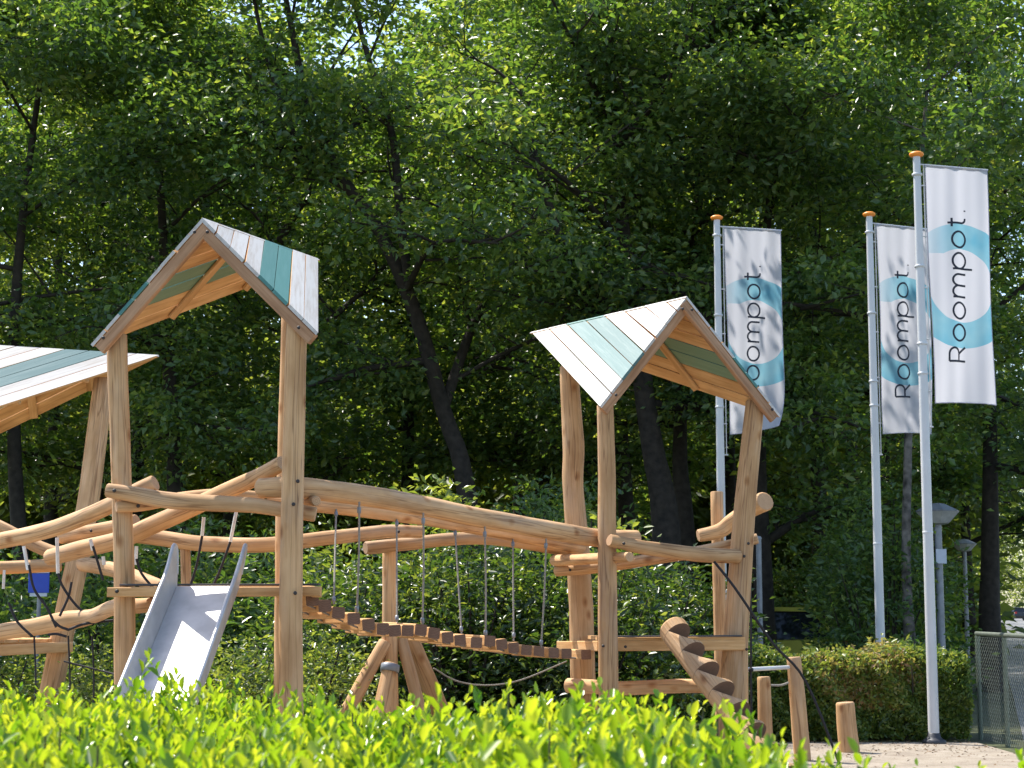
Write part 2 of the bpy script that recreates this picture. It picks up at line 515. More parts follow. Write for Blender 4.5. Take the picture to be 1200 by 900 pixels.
def ground_mat(name, c1, c2, c3, scale=1.2, bump=0.5):
    m, t, b, o = mat(name)
    tc = N(t, 'ShaderNodeTexCoord')
    n1 = N(t, 'ShaderNodeTexNoise'); n1.inputs['Scale'].default_value = scale; n1.inputs['Detail'].default_value = 8; n1.inputs['Roughness'].default_value = 0.65
    n2 = N(t, 'ShaderNodeTexNoise'); n2.inputs['Scale'].default_value = scale * 40; n2.inputs['Detail'].default_value = 4
    t.links.new(tc.outputs['Object'], n1.inputs['Vector']); t.links.new(tc.outputs['Object'], n2.inputs['Vector'])
    r = ramp(t, [(0.32, c1), (0.52, c2), (0.7, c3)])
    t.links.new(n1.outputs['Fac'], r.inputs[0])
    mx = N(t, 'ShaderNodeMix', data_type='RGBA', blend_type='MULTIPLY'); mx.inputs['Factor'].default_value = 0.6
    r2 = ramp(t, [(0.3, (0.6, 0.58, 0.55)), (0.65, (1.1, 1.1, 1.1))]); t.links.new(n2.outputs['Fac'], r2.inputs[0])
    t.links.new(r.outputs[0], mx.inputs['A']); t.links.new(r2.outputs[0], mx.inputs['B'])
    t.links.new(mx.outputs['Result'], b.inputs['Base Color'])
    b.inputs['Roughness'].default_value = 0.95
    bp = N(t, 'ShaderNodeBump'); bp.inputs['Strength'].default_value = bump; bp.inputs['Distance'].default_value = 0.03
    t.links.new(n2.outputs['Fac'], bp.inputs['Height']); t.links.new(bp.outputs[0], b.inputs['Normal'])
    return m


sheet('ground', [(-900, -300), (900, -300), (900, 1500), (-900, 1500)], 0.0,
      ground_mat('woodland_floor', (0.035, 0.035, 0.015), (0.06, 0.07, 0.022), (0.09, 0.085, 0.04)))
sand_poly = [(-9.5, 6.6), (-4, 8.0), (1, 7.2), (3.2, 6.6), (5.2, 9), (5.2, 19.95), (3, 19.9), (0.5, 19.4), (-4, 18.5), (-9.5, 18.5), (-11, 12)]
sheet('sand', sand_poly, 0.004, ground_mat('play_sand', (0.33, 0.27, 0.21), (0.46, 0.385, 0.30), (0.53, 0.455, 0.37), 2.6, 1.0))
RD = 0.272
road_l = lambda Y: 5.75 if Y < 20 else 5.75 + (Y - 20) * RD
sheet('road', [(5.75, -40), (5.75, 20), (road_l(420), 420), (road_l(420) + 8.5, 420), (10.6, 20), (10.6, -40)], 0.006,
      ground_mat('road_paving', (0.16, 0.155, 0.15), (0.21, 0.205, 0.2), (0.26, 0.25, 0.24), 3.0, 0.3))

# ------------------------------------------------------------------ play towers
BOLTS = []


def log(name, pts, parent, wob=0.06, seg=14, sub=6, flat=None):
    """pts: (px, py, Y, radius in px)"""
    mb = MB()
    mb.tube([P(a, b, y) for a, b, y, r in pts], [r / FPX * y for a, b, y, r in pts], seg, sub, wob, cap_mi=1, flat=flat)
    return mb.build(name, [M['log'], M['end']], parent)


def post(name, pts, parent, wob=0.05, flat=None, ground=True):
    """pts as for log, top first; the last one is carried on down to the ground at the same lean"""
    q = [(P(a, b, y), r / FPX * y) for a, b, y, r in pts]
    (p0, r0), (p1, r1) = q[-2], q[-1]
    if ground:
        d = (p1 - p0); k = -(p1.z + 0.02) / d.z
        q.append((p1 + d * k, r1 + (r1 - r0) * 0.2))
    mb = MB()
    mb.tube([a for a, r in q], [r for a, r in q], 16, 6, wob, cap_mi=1, flat=flat)
    return mb.build(name, [M['log'], M['end']], parent)


def bolt(px, py, Y, parent, r=0.013):
    c = P(px, py, Y)
    mb = MB(); mb.lathe(c, [(r, 0), (r, 0.008), (r * 0.6, 0.012)], 10, axis=Vector((-c.x * 0.06, -1, 0.1)))
    return mb.build('bolt', M['bolt'], parent)


def roof(parent, F, EL, ER, B, pale):
    """a gable open at the front that narrows to one tip at the back: two triangular slopes of boards laid along the eaves"""
    ridge_d = (B - F).normalized()
    rb = MB()
    rb.box(F + ridge_d * 0.05 - Vector((0, 0, 0.075)), B - ridge_d * 0.25 - Vector((0, 0, 0.075)), 0.05, 0.09)
    ro = rb.build('roof', M['raw'], parent)
    nb = 8
    for side, E in ((-1, EL), (1, ER)):
        nrm = (E - F).cross(B - F).normalized()
        if nrm.z < 0: nrm = -nrm
        for k in range(nb):
            t0, t1 = k / nb + 0.004, (k + 1) / nb - 0.004
            if k == nb - 1: t1 = 1.0
            lift = nrm * random.uniform(-0.002, 0.002)
            # t = 0 at the eave E-B, 1 at F
            jit = random.uniform(-0.006, 0.006)
            ed = (E - F).normalized() * jit
            poly = [E.lerp(F, t0) + ed + lift, E.lerp(F, t1) + ed + lift, B.lerp(F, t1) + lift, B.lerp(F, t0) + lift]
            if k == nb - 1: poly = [E.lerp(F, t0) + ed + lift, F + lift, B.lerp(F, t0) + lift]
            mb = MB()
            teal = k in (2, 3)
            if teal:
                mb.prism(poly, nrm, 0.024, 0, 1, 0, along=B - E); mats = [M['teal_sunlit'] if pale == side or pale == 2 else M['teal'], M['green_under']]
            else:
                mb.prism(poly, nrm, 0.024, 0, 1, [0, 1, 0, 1] if len(poly) == 4 else [0, 0, 1], along=B - E); mats = [M['white'], M['raw']]
            mb.build('roof_board', mats, ro)
        # verge board under the open front edge, battens under the boards
        inn = (B - F).normalized()
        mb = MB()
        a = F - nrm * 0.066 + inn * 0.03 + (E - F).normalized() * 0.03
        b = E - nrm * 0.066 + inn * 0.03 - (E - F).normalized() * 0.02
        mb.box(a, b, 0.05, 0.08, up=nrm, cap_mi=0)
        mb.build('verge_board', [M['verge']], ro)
        for f in (0.30, 0.62):
            # from the ridge to the eave
            a = F.lerp(B, f) - nrm * 0.0385 + (E - F).normalized() * 0.09
            b = E.lerp(B, f) - nrm * 0.0385 - (E - F).normalized() * 0.02
            mb = MB(); mb.box(a, b, 0.085, 0.024, up=nrm)
            mb.build('batten', M['raw'], ro)
    return ro


def platform(parent, pts, z, nb=7):
    """boards over a triangular floor: pts are plan corners front-left, front-right, back"""
    a, b, c = [Vector((p[0], p[1], z)) for p in pts]
    for k in range(nb):
        t0, t1 = k / nb * 0.93 + 0.003, (k + 1) / nb * 0.93 - 0.003
        mb = MB()
        mb.prism([a.lerp(c, t0), b.lerp(c, t0), b.lerp(c, t1), a.lerp(c, t1)], Vector((0, 0, 1)), 0.03, 0, 0, 0, along=b - a)
        mb.build('floor_board', M['raw'], parent)


# --- tower with the slide
T1 = thing('play_tower', 'log play tower with a steep gable roof, a metal slide leaning on its platform', 'play tower', (-2.2, 12.3, 0))
post('post', [(137, 392, 12.15, 12), (142, 560, 12.15, 12), (146, 700, 12.15, 12.5), (147, 820, 12.15, 13)], T1)
post('post', [(348, 374, 11.75, 12.2), (343, 560, 11.75, 13.2), (341, 700, 11.75, 13.8), (341, 810, 11.75, 14.2)], T1, 0.03)
post('post', [(342, 352, 13.4, 12), (336, 560, 13.4, 12), (334, 700, 13.4, 12), (333, 800, 13.4, 12)], T1)
roof(T1, P(237, 255, 11.9), P(105, 405, 12.02), P(374, 391, 11.58), P(373, 303, 13.9), 0)
log('rail', [(125, 575, 12.01, 8), (160, 580, 12.0, 9), (200, 587, 11.99, 9.5), (250, 590, 11.97, 9.5), (300, 592, 11.93, 9), (335, 597, 11.9, 9), (370, 603, 11.9, 9)], T1, 0.09)
log('rail', [(136, 594, 12.02, 6.5), (165, 592, 12.12, 7.5), (210, 584, 12.5, 7), (260, 579, 12.85, 6.5), (306, 582, 13.25, 6.5)], T1)
log('rail', [(318, 582, 12.9, 6), (345, 585, 12.3, 6), (371, 587, 11.93, 6)], T1)
mb = MB(); mb.box(P(127, 694, 12.02), P(376, 693, 11.87), 0.06, 0.066); mb.build('platform_beam', [M['raw']], T1)
mb = MB(); mb.box(P(372, 694, 11.9), P(345, 690, 13.3), 0.06, 0.07); mb.build('platform_beam', [M['raw']], T1)
mb = MB(); mb.box(P(146, 694, 12.2), P(330, 690, 13.35), 0.06, 0.07); mb.build('platform_beam', [M['raw']], T1)
zp = P(240, 691.5, 12).z
mb = MB(); mb.box(Vector((P(140, 690, 12.0).x, 12.06, zp + .036)), Vector((P(374, 690, 11.9).x, 11.92, zp + .036)), 0.09, 0.014); mb.build('platform_edge', [M['rubber']], T1)
platform(T1, [(-2.60, 12.14), (-1.30, 11.98), (-1.72, 13.5)], zp + 0.024)
for x, y in ((349, 265 + 301), (344, 593), (346, 697)):
    bolt(x, y - 2, 11.66, T1)
bolt(137, 693, 11.985, T1); bolt(134, 575, 11.94, T1); bolt(162, 593, 12.04, T1)
for x, y, Y in ((228, 272, 11.86), (243, 272, 11.86), (121, 396, 11.95), (350, 384, 11.53)):
    bolt(x, y, Y, T1, 0.012)
mb = MB(); mb.lathe(P(167, 693, 11.985), [(0.02, 0), (0.02, 0.004)], 16, axis=Vector((0, -1, 0))); mb.build('blue_badge', M['blue'], T1)

# --- tower at the far end of the bridge
T3 = thing('play_tower', 'log play tower between the plank bridge and the notched climbing log', 'play tower', (1.3, 15.4, 0))
post('post', [(709, 474, 14.9, 10), (711, 560, 14.9, 10.5), (712, 700, 14.9, 11), (713, 830, 14.9, 11.5)], T3, 0.04)
post('post', [(885, 470, 15.4, 11), (876, 560, 15.4, 12), (866, 690, 15.4, 14), (857, 830, 15.4, 16)], T3, 0.03)
post('post', [(667, 428, 16.3, 11.5), (672, 520, 16.3, 13), (672, 580, 16.3, 12), (680, 690, 16.3, 13.5), (685, 830, 16.3, 15)], T3, 0.08)
post('post', [(866, 640, 16.6, 7), (869, 720, 16.6, 7), (870, 840, 16.6, 7)], T3)
roof(T3, P(805, 347, 15.05), P(702, 477, 14.75), P(916, 488, 15.3), P(622, 389, 17.0), -1)
log('rail', [(714, 633, 14.72, 7.5), (760, 642, 14.9, 8.5), (820, 650, 15.12, 8.5), (866, 652, 15.3, 8)], T3, 0.08)
log('rail', [(650, 657, 16.1, 7), (690, 655, 15.4, 6.5), (738, 653, 14.62, 6)], T3)
log('rail', [(652, 669, 16.12, 7), (700, 665, 15.9, 7), (760, 656, 15.75, 7), (830, 644, 15.6, 6.5), (888, 631, 15.5, 6)], T3)
log('rail', [(664, 803, 16.1, 8), (720, 806, 15.85, 8), (790, 804, 15.7, 8.5), (850, 806, 15.55, 8)], T3, 0.1)
mb = MB(); mb.box(P(703, 757, 14.98), P(872, 756, 15.3), 0.06, 0.088); mb.build('platform_beam', [M['raw']], T3)
mb = MB(); mb.box(P(656, 757, 16.15), P(704, 757, 15.04), 0.06, 0.088); mb.build('platform_beam', [M['raw']], T3)
mb = MB(); mb.box(P(690, 756, 16.3), P(862, 756, 15.5), 0.06, 0.088); mb.build('platform_beam', [M['raw']], T3)
zp = P(790, 751, 15.1).z
platform(T3, [(0.80, 14.97), (2.02, 15.27), (0.68, 16.25)], zp + 0.03)
mb = MB(); mb.box(Vector((P(722, 750, 14.95).x, 14.945, zp + .04)), Vector((P(868, 750, 15.3).x, 15.27, zp + .04)), 0.05, 0.014); mb.build('platform_edge', [M['rubber']], T3)
for x, y, Y in ((733, 758, 14.94), (707, 757, 14.81), (731, 637, 14.66), (877, 637, 15.27), (872, 652, 15.27), (875, 761, 15.26), (800, 362, 15.0), (811, 363, 15.0), (722, 463, 14.72), (905, 480, 15.23), (668, 668, 15.95)):
    bolt(x, y, Y, T3)

# --- tower at the left edge
T2 = thing('play_tower', 'log play tower with a square leaning timber post under its wide low roof', 'play tower', (-5.0, 16.3, 0))
post('post', [(122, 446, 17.1, 11.5), (103, 590, 16.7, 11.5), (84, 690, 16.4, 12), (60, 810, 16.35, 12.5)], T2, 0.03, flat=0.55)
post('post', [(-40, 495, 15.6, 11), (-46, 650, 15.6, 11), (-50, 800, 15.6, 12)], T2)
post('post', [(-14, 520, 17.85, 10), (-18, 650, 17.85, 10), (-20, 800, 17.85, 11)], T2)
roof(T2, P(-40, 402, 16.6), P(-62, 496, 15.45), P(-22, 517, 18.0), P(187, 416, 17.4), -1)
log('rail', [(-75, 666, 15.75, 7.5), (-40, 665, 15.95, 7.5), (0, 665, 16.25, 7.5), (72, 662, 16.45, 7.5)], T2)
mb = MB(); mb.box(P(-60, 765, 15.5), P(83, 758, 16.28), 0.08, 0.095); mb.build('platform_beam', [M['raw']], T2)
mb = MB(); mb.box(P(-22, 760, 17.7), P(76, 758, 16.5), 0.08, 0.095); mb.build('platform_beam', [M['raw']], T2)
zp2 = P(0, 752, 16).z
platform(T2, [(-4.9, 15.6), (-5.35, 17.8), (-4.1, 16.4)], zp2 + .02)
bolt(92, 666, 16.33, T2); bolt(60, 763, 16.24, T2)

# --- slide
SL = thing('slide', 'grey stainless steel slide running down from the gabled tower', 'slide', (-2.3, 11, 0))
top_c, bot_c = P(241, 689, 11.86), P(149, 930, 10.32)
run = (bot_c - top_c)
along = run.normalized()
side = along.cross(Vector((0, 0, 1))).normalized() * -1
if side.x < 0: side = -side
nrm = side.cross(along).normalized()
if nrm.z < 0: nrm = -nrm
hw = 0.205
mb = MB()
path = [top_c - along * 0.02, top_c + run * 0.5, bot_c, bot_c + Vector((along.x, along.y, 0)).normalized() * 0.5 + Vector((0, 0, -0.03))]
V, Fc = [], []
for q in path:
    for s_, d_ in ((-hw, 0), (hw, 0), (hw, -0.012), (-hw, -0.012)):
        V.append(q + side * s_ + nrm * d_)
for i in range(len(path) - 1):
    b = i * 4
    for k in range(4):
        Fc.append((b + k, b + 4 + k, b + 4 + (k + 1) % 4, b + (k + 1) % 4))
Fc += [(0, 1, 2, 3), (15, 14, 13, 12)]
mb.add(V, Fc); mb.build('bed', M['steel'], SL)
for s_ in (-1, 1):
    # side wall: rounded ear at the top, thin sheet with a rolled lip
    prof = [(-0.02, -0.02), (-0.10, 0.04), (-0.17, 0.10), (-0.215, 0.15), (-0.225, 0.185), (-0.20, 0.21), (-0.15, 0.205), (0.05, 0.17), (0.35, 0.165), (run.length * 0.98, 0.15), (run.length + 0.02, 0.02), (run.length, -0.02)]
    mb = MB()
    t_ = 0.018
    off = side * (s_ * (hw + 0.011))
    nw = (nrm + side * (0.2 if s_ > 0 else -0.10)).normalized()
    sw_ = along.cross(nw).normalized()
    if sw_.dot(side) < 0: sw_ = -sw_
    poly = [top_c + along * a + nw * h + off + sw_ * t_ / 2 for a, h in prof]
    mb.prism(poly, sw_, t_)
    mb.tube([top_c + along * a + nw * h + off for a, h in prof[1:10]], 0.014, 8, 4, chamfer=False)
    mb.build('side_wall', M['steel'], SL)
mb = MB(); mb.tube([bot_c - nrm * 0.02 - side * 0.12, Vector((bot_c.x - .12, bot_c.y, -.01))], 0.02, 10, 1); mb.build('leg', M['grey_metal'], SL)
mb = MB(); mb.tube([bot_c - nrm * 0.02 + side * 0.12, Vector((bot_c.x + .12, bot_c.y, -.01))], 0.02, 10, 1); mb.build('leg', M['grey_metal'], SL)

# --- plank bridge
BR = thing('plank_bridge', 'hanging bridge of sawn planks on ropes under two sloping log rails', 'plank bridge', (-.3, 13.7, 0))
log('rail', [(304, 572, 12.02, 12), (345, 571, 11.93, 12.5), (400, 577, 12.3, 12.3), (480, 590, 12.95, 12), (560, 606, 13.7, 11.8), (640, 621, 14.4, 11.5), (700, 630, 15.07, 10.5), (747, 631, 15.3, 9.5)], BR, 0.05)
log('rail', [(345, 588, 13.55, 9.5), (420, 596, 13.9, 9.5), (500, 607, 14.4, 9.5), (600, 625, 15.3, 9.5), (680, 641, 16.1, 9.5)], BR, 0.05)
near = [(365, 703), (381, 710), (397, 718), (413, 725), (430, 732), (447, 737), (462, 739), (477, 739), (493, 738), (509, 742), (523, 747), (538, 750), (556, 753), (572, 751), (586, 755), (601, 759), (617, 762), (632, 763), (648, 765), (664, 766), (685, 767)]
ax = Vector((-0.34, 0.94, 0)).normalized()


def bridge_pt(px, py):
    # plan line of the near ends
    k = (px - 600) / FPX
    s = (k * 12.2 + 1.30) / (2.0 - k * 3.0)
    return P(px, py, 12.2 + 3.0 * s)


NP = []
for i, (x, y) in enumerate(near):
    c = bridge_pt(x, y)
    NP.append(c)
    jit = random.uniform(-0.03, 0.03)
    a = c + ax * (-0.02 + jit); b = c + ax * (0.88 + jit)
    b.z += random.uniform(-0.012, 0.012)
    mb = MB(); mb.box(a, b, 0.092, 0.082, up=Vector((random.uniform(-.12, .12), random.uniform(-.06, .06), 1)), bev=0.007, mi=0, cap_mi=1)
    mb.build('plank', [M['raw'], M['sawn']], BR)


def rope(name, pts, parent, r=0.0075, material=None, sub=5):
    mb = MB(); mb.tube(pts, r, 7, sub, chamfer=False)
    return mb.build(name, material or M['rope'], parent)


def ferrules(p, q):
    d = (q - p).normalized()
    for c in (p + d * .06, q - d * .05):
        mb = MB(); mb.lathe(c, [(.0105, -.022), (.0145, -.018), (.0145, .018), (.0105, .022)], 8, axis=d); mb.build('ferrule', M['grey_metal'], BR)


for x0, y0, Y0, x1, y1 in ((421, 588, 12.33, 418, 722), (496, 601, 12.98, 495, 735), (568, 617, 13.66, 569, 749), (640, 631, 14.3, 634, 760)):
    q = bridge_pt(x1, y1)
    p = P(x0, y0, Y0)
    rope('rope', [p, p.lerp(q, .5) + Vector((.006, 0, 0)), q], BR)
    ferrules(p, q)
for x0, y0, Y0, x1, y1 in ((394, 596, 13.72, 391, 712), (465, 606, 14.12, 465, 735), (533, 617, 14.66, 541, 748), (601, 630, 15.25, 602, 755)):
    q = bridge_pt(x1, y1); q = q + ax * 0.8; q = P(x1, y1 - 4, q.y)
    p = P(x0, y0, Y0)
    rope('rope', [p, p.lerp(q, .5), q], BR)
    ferrules(p, q)
# main cables under the planks
rope('cable', [c + ax * 0.12 - Vector((0, 0, .034)) for c in NP], BR, 0.007, M['rope'], 2)
rope('cable', [c + ax * 0.74 - Vector((0, 0, .034)) for c in NP], BR, 0.007, M['rope'], 2)

# --- trestle behind the bridge
TR = thing('log_trestle', 'log trestle with splayed feet carrying a curved rail behind the plank bridge', 'log trestle', (-1.06, 15.25, 0))
post('post', [(457, 642, 15.25, 9), (457, 730, 15.25, 9), (457, 830, 15.25, 9.5)], TR)
log('rail', [(428, 642, 15.08, 7.5), (480, 637, 15.3, 7.5), (560, 631, 15.7, 7.5), (650, 642, 16.15, 7.5), (672, 648, 16.55, 7.5)], TR, 0.08)
def strut(a, b, r, parent, name='strut', w_=0.06):
    mb = MB(); pa, pb = Vector(a), Vector(b)
    mid = pa.lerp(pb, .5) + Vector((0, 0, 0.04))
    mb.tube([pa, mid, pb], [r * .9, r, r], 14, 8, w_, cap_mi=1)
    return mb.build(name, [M['log'], M['end']], parent)
strut(P(452, 752, 15.2), (P(385, 800, 15.1).x - .12, 14.9, 0.0), .065, TR)
strut(P(470, 748, 15.3), (P(520, 800, 15.4).x - .04, 15.1, 0.0), .058, TR)
strut(P(478, 742, 15.5), (P(530, 800, 15.6).x + .1, 15.9, 0.0), .08, TR)
strut(P(458, 778, 14.95), (P(432, 850, 14.7).x, 14.55, 0.0), .07, TR)
mb = MB(); c0 = P(457, 783, 14.92); mb.lathe(c0, [(.076, -.03), (.08, -.028), (.08, .03), (.076, .032)], 16, axis=Vector((.12, .25, 1))); mb.build('strap', M['grey_metal'], TR)
rope('cable', [P(508, 783, 15.6), P(535, 798, 15.7), P(570, 803, 15.9), P(610, 797, 16.1), P(664, 775, 16.3)], TR, 0.007, M['rope'])

# --- log and rope climbing course between the left tower and the slide tower
CL = thing('climbing_course', 'climbing course of bent logs and black ropes beside the slide tower', 'climbing frame', (-3.5, 13.3, 0))
log('log', [(-110, 652, 13.9, 10), (-60, 645, 13.6, 10), (0, 634, 13.3, 9.5), (50, 623, 13.0, 9.8), (90, 609, 12.75, 10), (133, 591, 12.4, 10), (160, 576, 12.31, 9.8), (182, 566, 12.27, 10)], CL, 0.06)
log('log', [(58, 653, 13.75, 10), (100, 643, 13.5, 11), (140, 633, 13.2, 10.5), (165, 622, 13.0, 10.5), (200, 606, 12.8, 10.5), (250, 583, 12.5, 10), (300, 560, 12.2, 9.5), (331, 543, 12.0, 9)], CL)
log('log', [(70, 630, 13.75, 8), (100, 624, 13.7, 9), (135, 618, 13.6, 9), (160, 610, 13.5, 8)], CL)
log('log', [(-70, 585, 14.3, 7), (0, 617, 14.1, 7), (40, 639, 14.0, 7.5), (74, 652, 13.95, 8)], CL)
log('log', [(96, 661, 16.2, 8.5), (135, 668, 15.6, 8.5), (194, 690, 14.9, 8)], CL)
log('log', [(150, 626, 13.9, 9), (200, 632, 13.85, 9), (240, 637, 13.8, 9), (300, 639, 13.8, 9), (340, 636, 13.9, 9), (400, 629, 14.4, 8.5), (450, 623, 14.85, 8), (494, 623, 15.15, 7)], CL, 0.07)
log('log', [(-110, 758, 13.7, 9.5), (-60, 752, 13.5, 9), (0, 741, 13.3, 9.5), (40, 735, 13.2, 10), (80, 727, 13.05, 11), (108, 722, 12.9, 8.5), (133, 712, 12.6, 9), (165, 710, 12.42, 8.5), (190, 707, 12.4, 8)], CL, 0.07)
post('post', [(217, 640, 13.85, 6), (219, 700, 13.85, 6), (220, 800, 13.85, 6)], CL)
post('post', [(-85, 600, 13.85, 10), (-90, 700, 13.85, 10), (-92, 800, 13.85, 11)], CL)
bolt(107, 622, 13.62, CL); bolt(467, 623, 14.86, CL)
for pts in ([(34, 662), (40, 690), (55, 712), (66, 735)], [(68, 672), (74, 688), (90, 710), (112, 728)], [(84, 682), (80, 700), (70, 722)],
            [(109, 640), (115, 660), (121, 680)], [(10, 706), (20, 728), (38, 746)], [(160, 655), (166, 672), (182, 692)], [(188, 682), (182, 694)]):
    yy = 12.95
    rope('rope', [P(a, b, yy) for a, b in pts], CL, 0.010, M['black_rope'])
for pts in ([(61, 726), (70, 734), (80, 738)], [(80, 738), (100, 731), (133, 727)], [(56, 744), (66, 743), (78, 746)]):
    rope('rope', [P(a, b, 12.87) for a, b in pts], CL, 0.010, M['black_rope'])
for a, b, c, d, Y in ((28, 640, 33, 668, 13.1), (67, 630, 68, 672, 13.3), (106, 632, 109, 645, 13.25), (5, 668, 4, 690, 16.2), (121, 652, 122, 662, 13.3), (160, 640, 159, 662, 13.1)):
    rope('rope_sleeve', [P(a, b, Y), P(c, d, Y)], CL, 0.014, M['sleeve'])
for pts, Y in (([(239, 606), (237, 628), (231, 660), (222, 690)], 12.75), ([(277, 600), (270, 635), (258, 668), (248, 690)], 12.9)):
    rope('rope', [P(a, b, Y) for a, b in pts[:2]], CL, 0.013, M['sleeve'])
    rope('rope', [P(a, b, Y + .02) for a, b in pts[1:]], CL, 0.010, M['black_rope'])
for x in (40, 80, 108):
    rope('net_rope', [P(x, 745, 13.2), P(x + 2, 800, 13.2), P(x, 870, 13.2)], CL, 0.007, M['black_rope'])
rope('net_rope', [P(75, 775, 13.2), P(135, 790, 13.1), P(150, 792, 12.6)], CL, 0.007, M['black_rope'])

# --- notched climbing log
NLg = thing('notched_log', 'thick notched log leaning as a ladder against the far tower', 'climbing log', (2.1, 14.2, 0))
A, Bp = P(787, 735, 14.86), P(868, 842, 14.1)
dirn = (Bp - A).normalized()
Bp = A + dirn * ((A.z + 0.03) / -dirn.z)
Ln = (Bp - A).length
vw = (A.lerp(Bp, .3) - Vector((0, 0, EYE))).normalized()
up_l = (dirn.cross(Vector((0, -1, 0))))
up_l = (up_l - dirn * up_l.dot(dirn)).normalized()
if up_l.z < 0: up_l = -up_l
front = dirn.cross(up_l).normalized()
if front.y > 0: front = -front
up_l = (up_l * 0.9 + front * 0.45).normalized(); sd = dirn.cross(up_l).normalized()
r0 = 0.124
step = 0.245
rings = []
s_ = 0.0
rings.append((0.0, 0.85, .9)); rings.append((0.02, 1.0, 1))
s_ = 0.10
while s_ < Ln - 0.05:
    rings.append((s_, 1.0, 1)); rings.append((s_ + .004, 0.05, 1)); rings.append((min(s_ + step * .55, Ln - .03), 0.55, 1)); rings.append((min(s_ + step * .9, Ln - .02), 1.0, 1)); s_ += step
rings.append((Ln, 1.0, 1))
mb = MB(); V, G, Fc, MI = [], [], [], []
sg = 20
for (s, h, sc) in rings:
    for k in range(sg):
        a = 2 * math.pi * k / sg
        x, y = math.cos(a) * r0 * sc, math.sin(a) * r0 * sc
        y = min(y, h * r0)
        V.append(A + dirn * s + sd * x + up_l * y); G.append((x, y, s))
for i in range(len(rings) - 1):
    drop = rings[i][1] > rings[i + 1][1] + .3
    for k in range(sg):
        k2 = (k + 1) % sg
        Fc.append((i * sg + k, i * sg + k2, (i + 1) * sg + k2, (i + 1) * sg + k)); MI.append(1 if drop and rings[i][1] == 1.0 and i > 1 else 0)
mb.add(V, Fc, G, MI, False); mb.add(V[:sg], [tuple(range(sg - 1, -1, -1))], G[:sg], 0)
mb.build('log', [M['log'], M['cut']], NLg)

# --- frame behind the far tower
FR = thing('log_stand', 'short log stand with a bent cross log behind the far tower', 'log stand', (2.0, 17, 0))
post('post', [(840, 576, 17.0, 7.5), (843, 700, 17.0, 7.5), (846, 830, 17.0, 8)], FR, 0.03)
log('cross_log', [(818, 628, 16.75, 7.5), (843, 622, 16.78, 9), (858, 611, 16.75, 9.5), (878, 598, 16.6, 10), (897, 588, 16.35, 12)], FR, 0.07)
RP = thing('climbing_rope', 'black guy rope slanting down from the far tower to the ground', 'rope', tuple(P(960, 860, 15.6)))
e = P(990, 850, 15.55); e.z = 0.0
rope('rope', [P(832, 652, 15.18), P(862, 690, 15.05), P(905, 753, 15.2), P(945, 800, 15.4), e], RP, 0.012, M['black_rope'])
RV = thing('climbing_rope', 'black knotted rope hanging straight down beside the leaning post', 'rope', tuple(P(880, 860, 15.9)))
e2 = P(881, 870, 15.7); e2.z = 0.0
rope('rope', [P(878, 640, 15.6), P(880, 720, 15.7), P(880, 800, 15.7), e2], RV, 0.010, M['black_rope'])
mb = MB(); mb.lathe(P(880, 785, 15.7), [(.012, -.02), (.024, -.01), (.024, .01), (.012, .02)], 10); mb.build('knot', M['black_rope'], RV)


def stump(pts, label):
    t = thing('stump_post', label, 'post', tuple(Vector((P(*pts[0][:3]).x, pts[0][2], 0))), 'short balance posts')
    post('post', pts, t, 0.05)
    return t


stump([(895, 793, 17.4, 7.5), (896, 820, 17.4, 8), (897, 850, 17.4, 8.5)], 'shortest slim round post between the leaning tower post and the tilted post')
stump([(930, 770, 17.6, 8.3), (934, 815, 17.6, 9), (938, 862, 17.6, 9.5)], 'tilted tan post crossed by the black guy rope')
stump([(990, 823, 18.6, 11), (992, 845, 18.6, 11.5), (995, 872, 18.6, 12)], 'thick low tan post standing apart on the sand before the clipped hedge')
BAR = thing('metal_bar', 'thin pale metal bar reaching across to the tilted post', 'bar', tuple(P(900, 860, 17)))
mb = MB(); mb.tube([P(868, 785, 16.68), P(924, 782, 17.52)], 0.02, 10, 1); mb.build('tube', M['pole'], BAR)
rope('rope', [P(903, 803, 17.42), P(915, 803, 17.5), P(924, 800, 17.52)], BAR, 0.011, M['rope'])

# ------------------------------------------------------------------ flagpoles and banners
# simple thin extended lettering as strokes: x-height 1, cap height 1.3
def arc(cx, cy, rx, ry, a0, a1, n=22):
    return [(cx + rx * math.cos(math.radians(a0 + (a1 - a0) * i / n)), cy + ry * math.sin(math.radians(a0 + (a1 - a0) * i / n))) for i in range(n + 1)]


GLY = {
    'R': (1.05, [[(0, 0), (0, 1.26)], [(0, 1.26), (.5, 1.26)] + arc(.5, .90, .45, .36, 90, -90)[1:] + [(0, .54)], [(.52, .54), (1.0, 0)]]),
    'o': (1.16, [arc(.58, .5, .58, .5, 0, 360, 40)]),
    'm': (1.62, [[(0, 0), (0, 1)], arc(.405, .6, .405, .4, 180, 0) + [(.81, 0)], arc(1.215, .6, .405, .4, 180, 0) + [(1.62, 0)]]),
    'p': (1.14, [[(0, -.5), (0, 1)], arc(.57, .5, .57, .5, 0, 360, 40)]),
    't': (.68, [[(.22, 1.26), (.22, .3)] + arc(.5, .3, .28, .3, 180, 285)[1:], [(-.06, 1), (.56, 1)]]),
    '.': (.12, [[(0, .0), (.1, .0)]]),
}


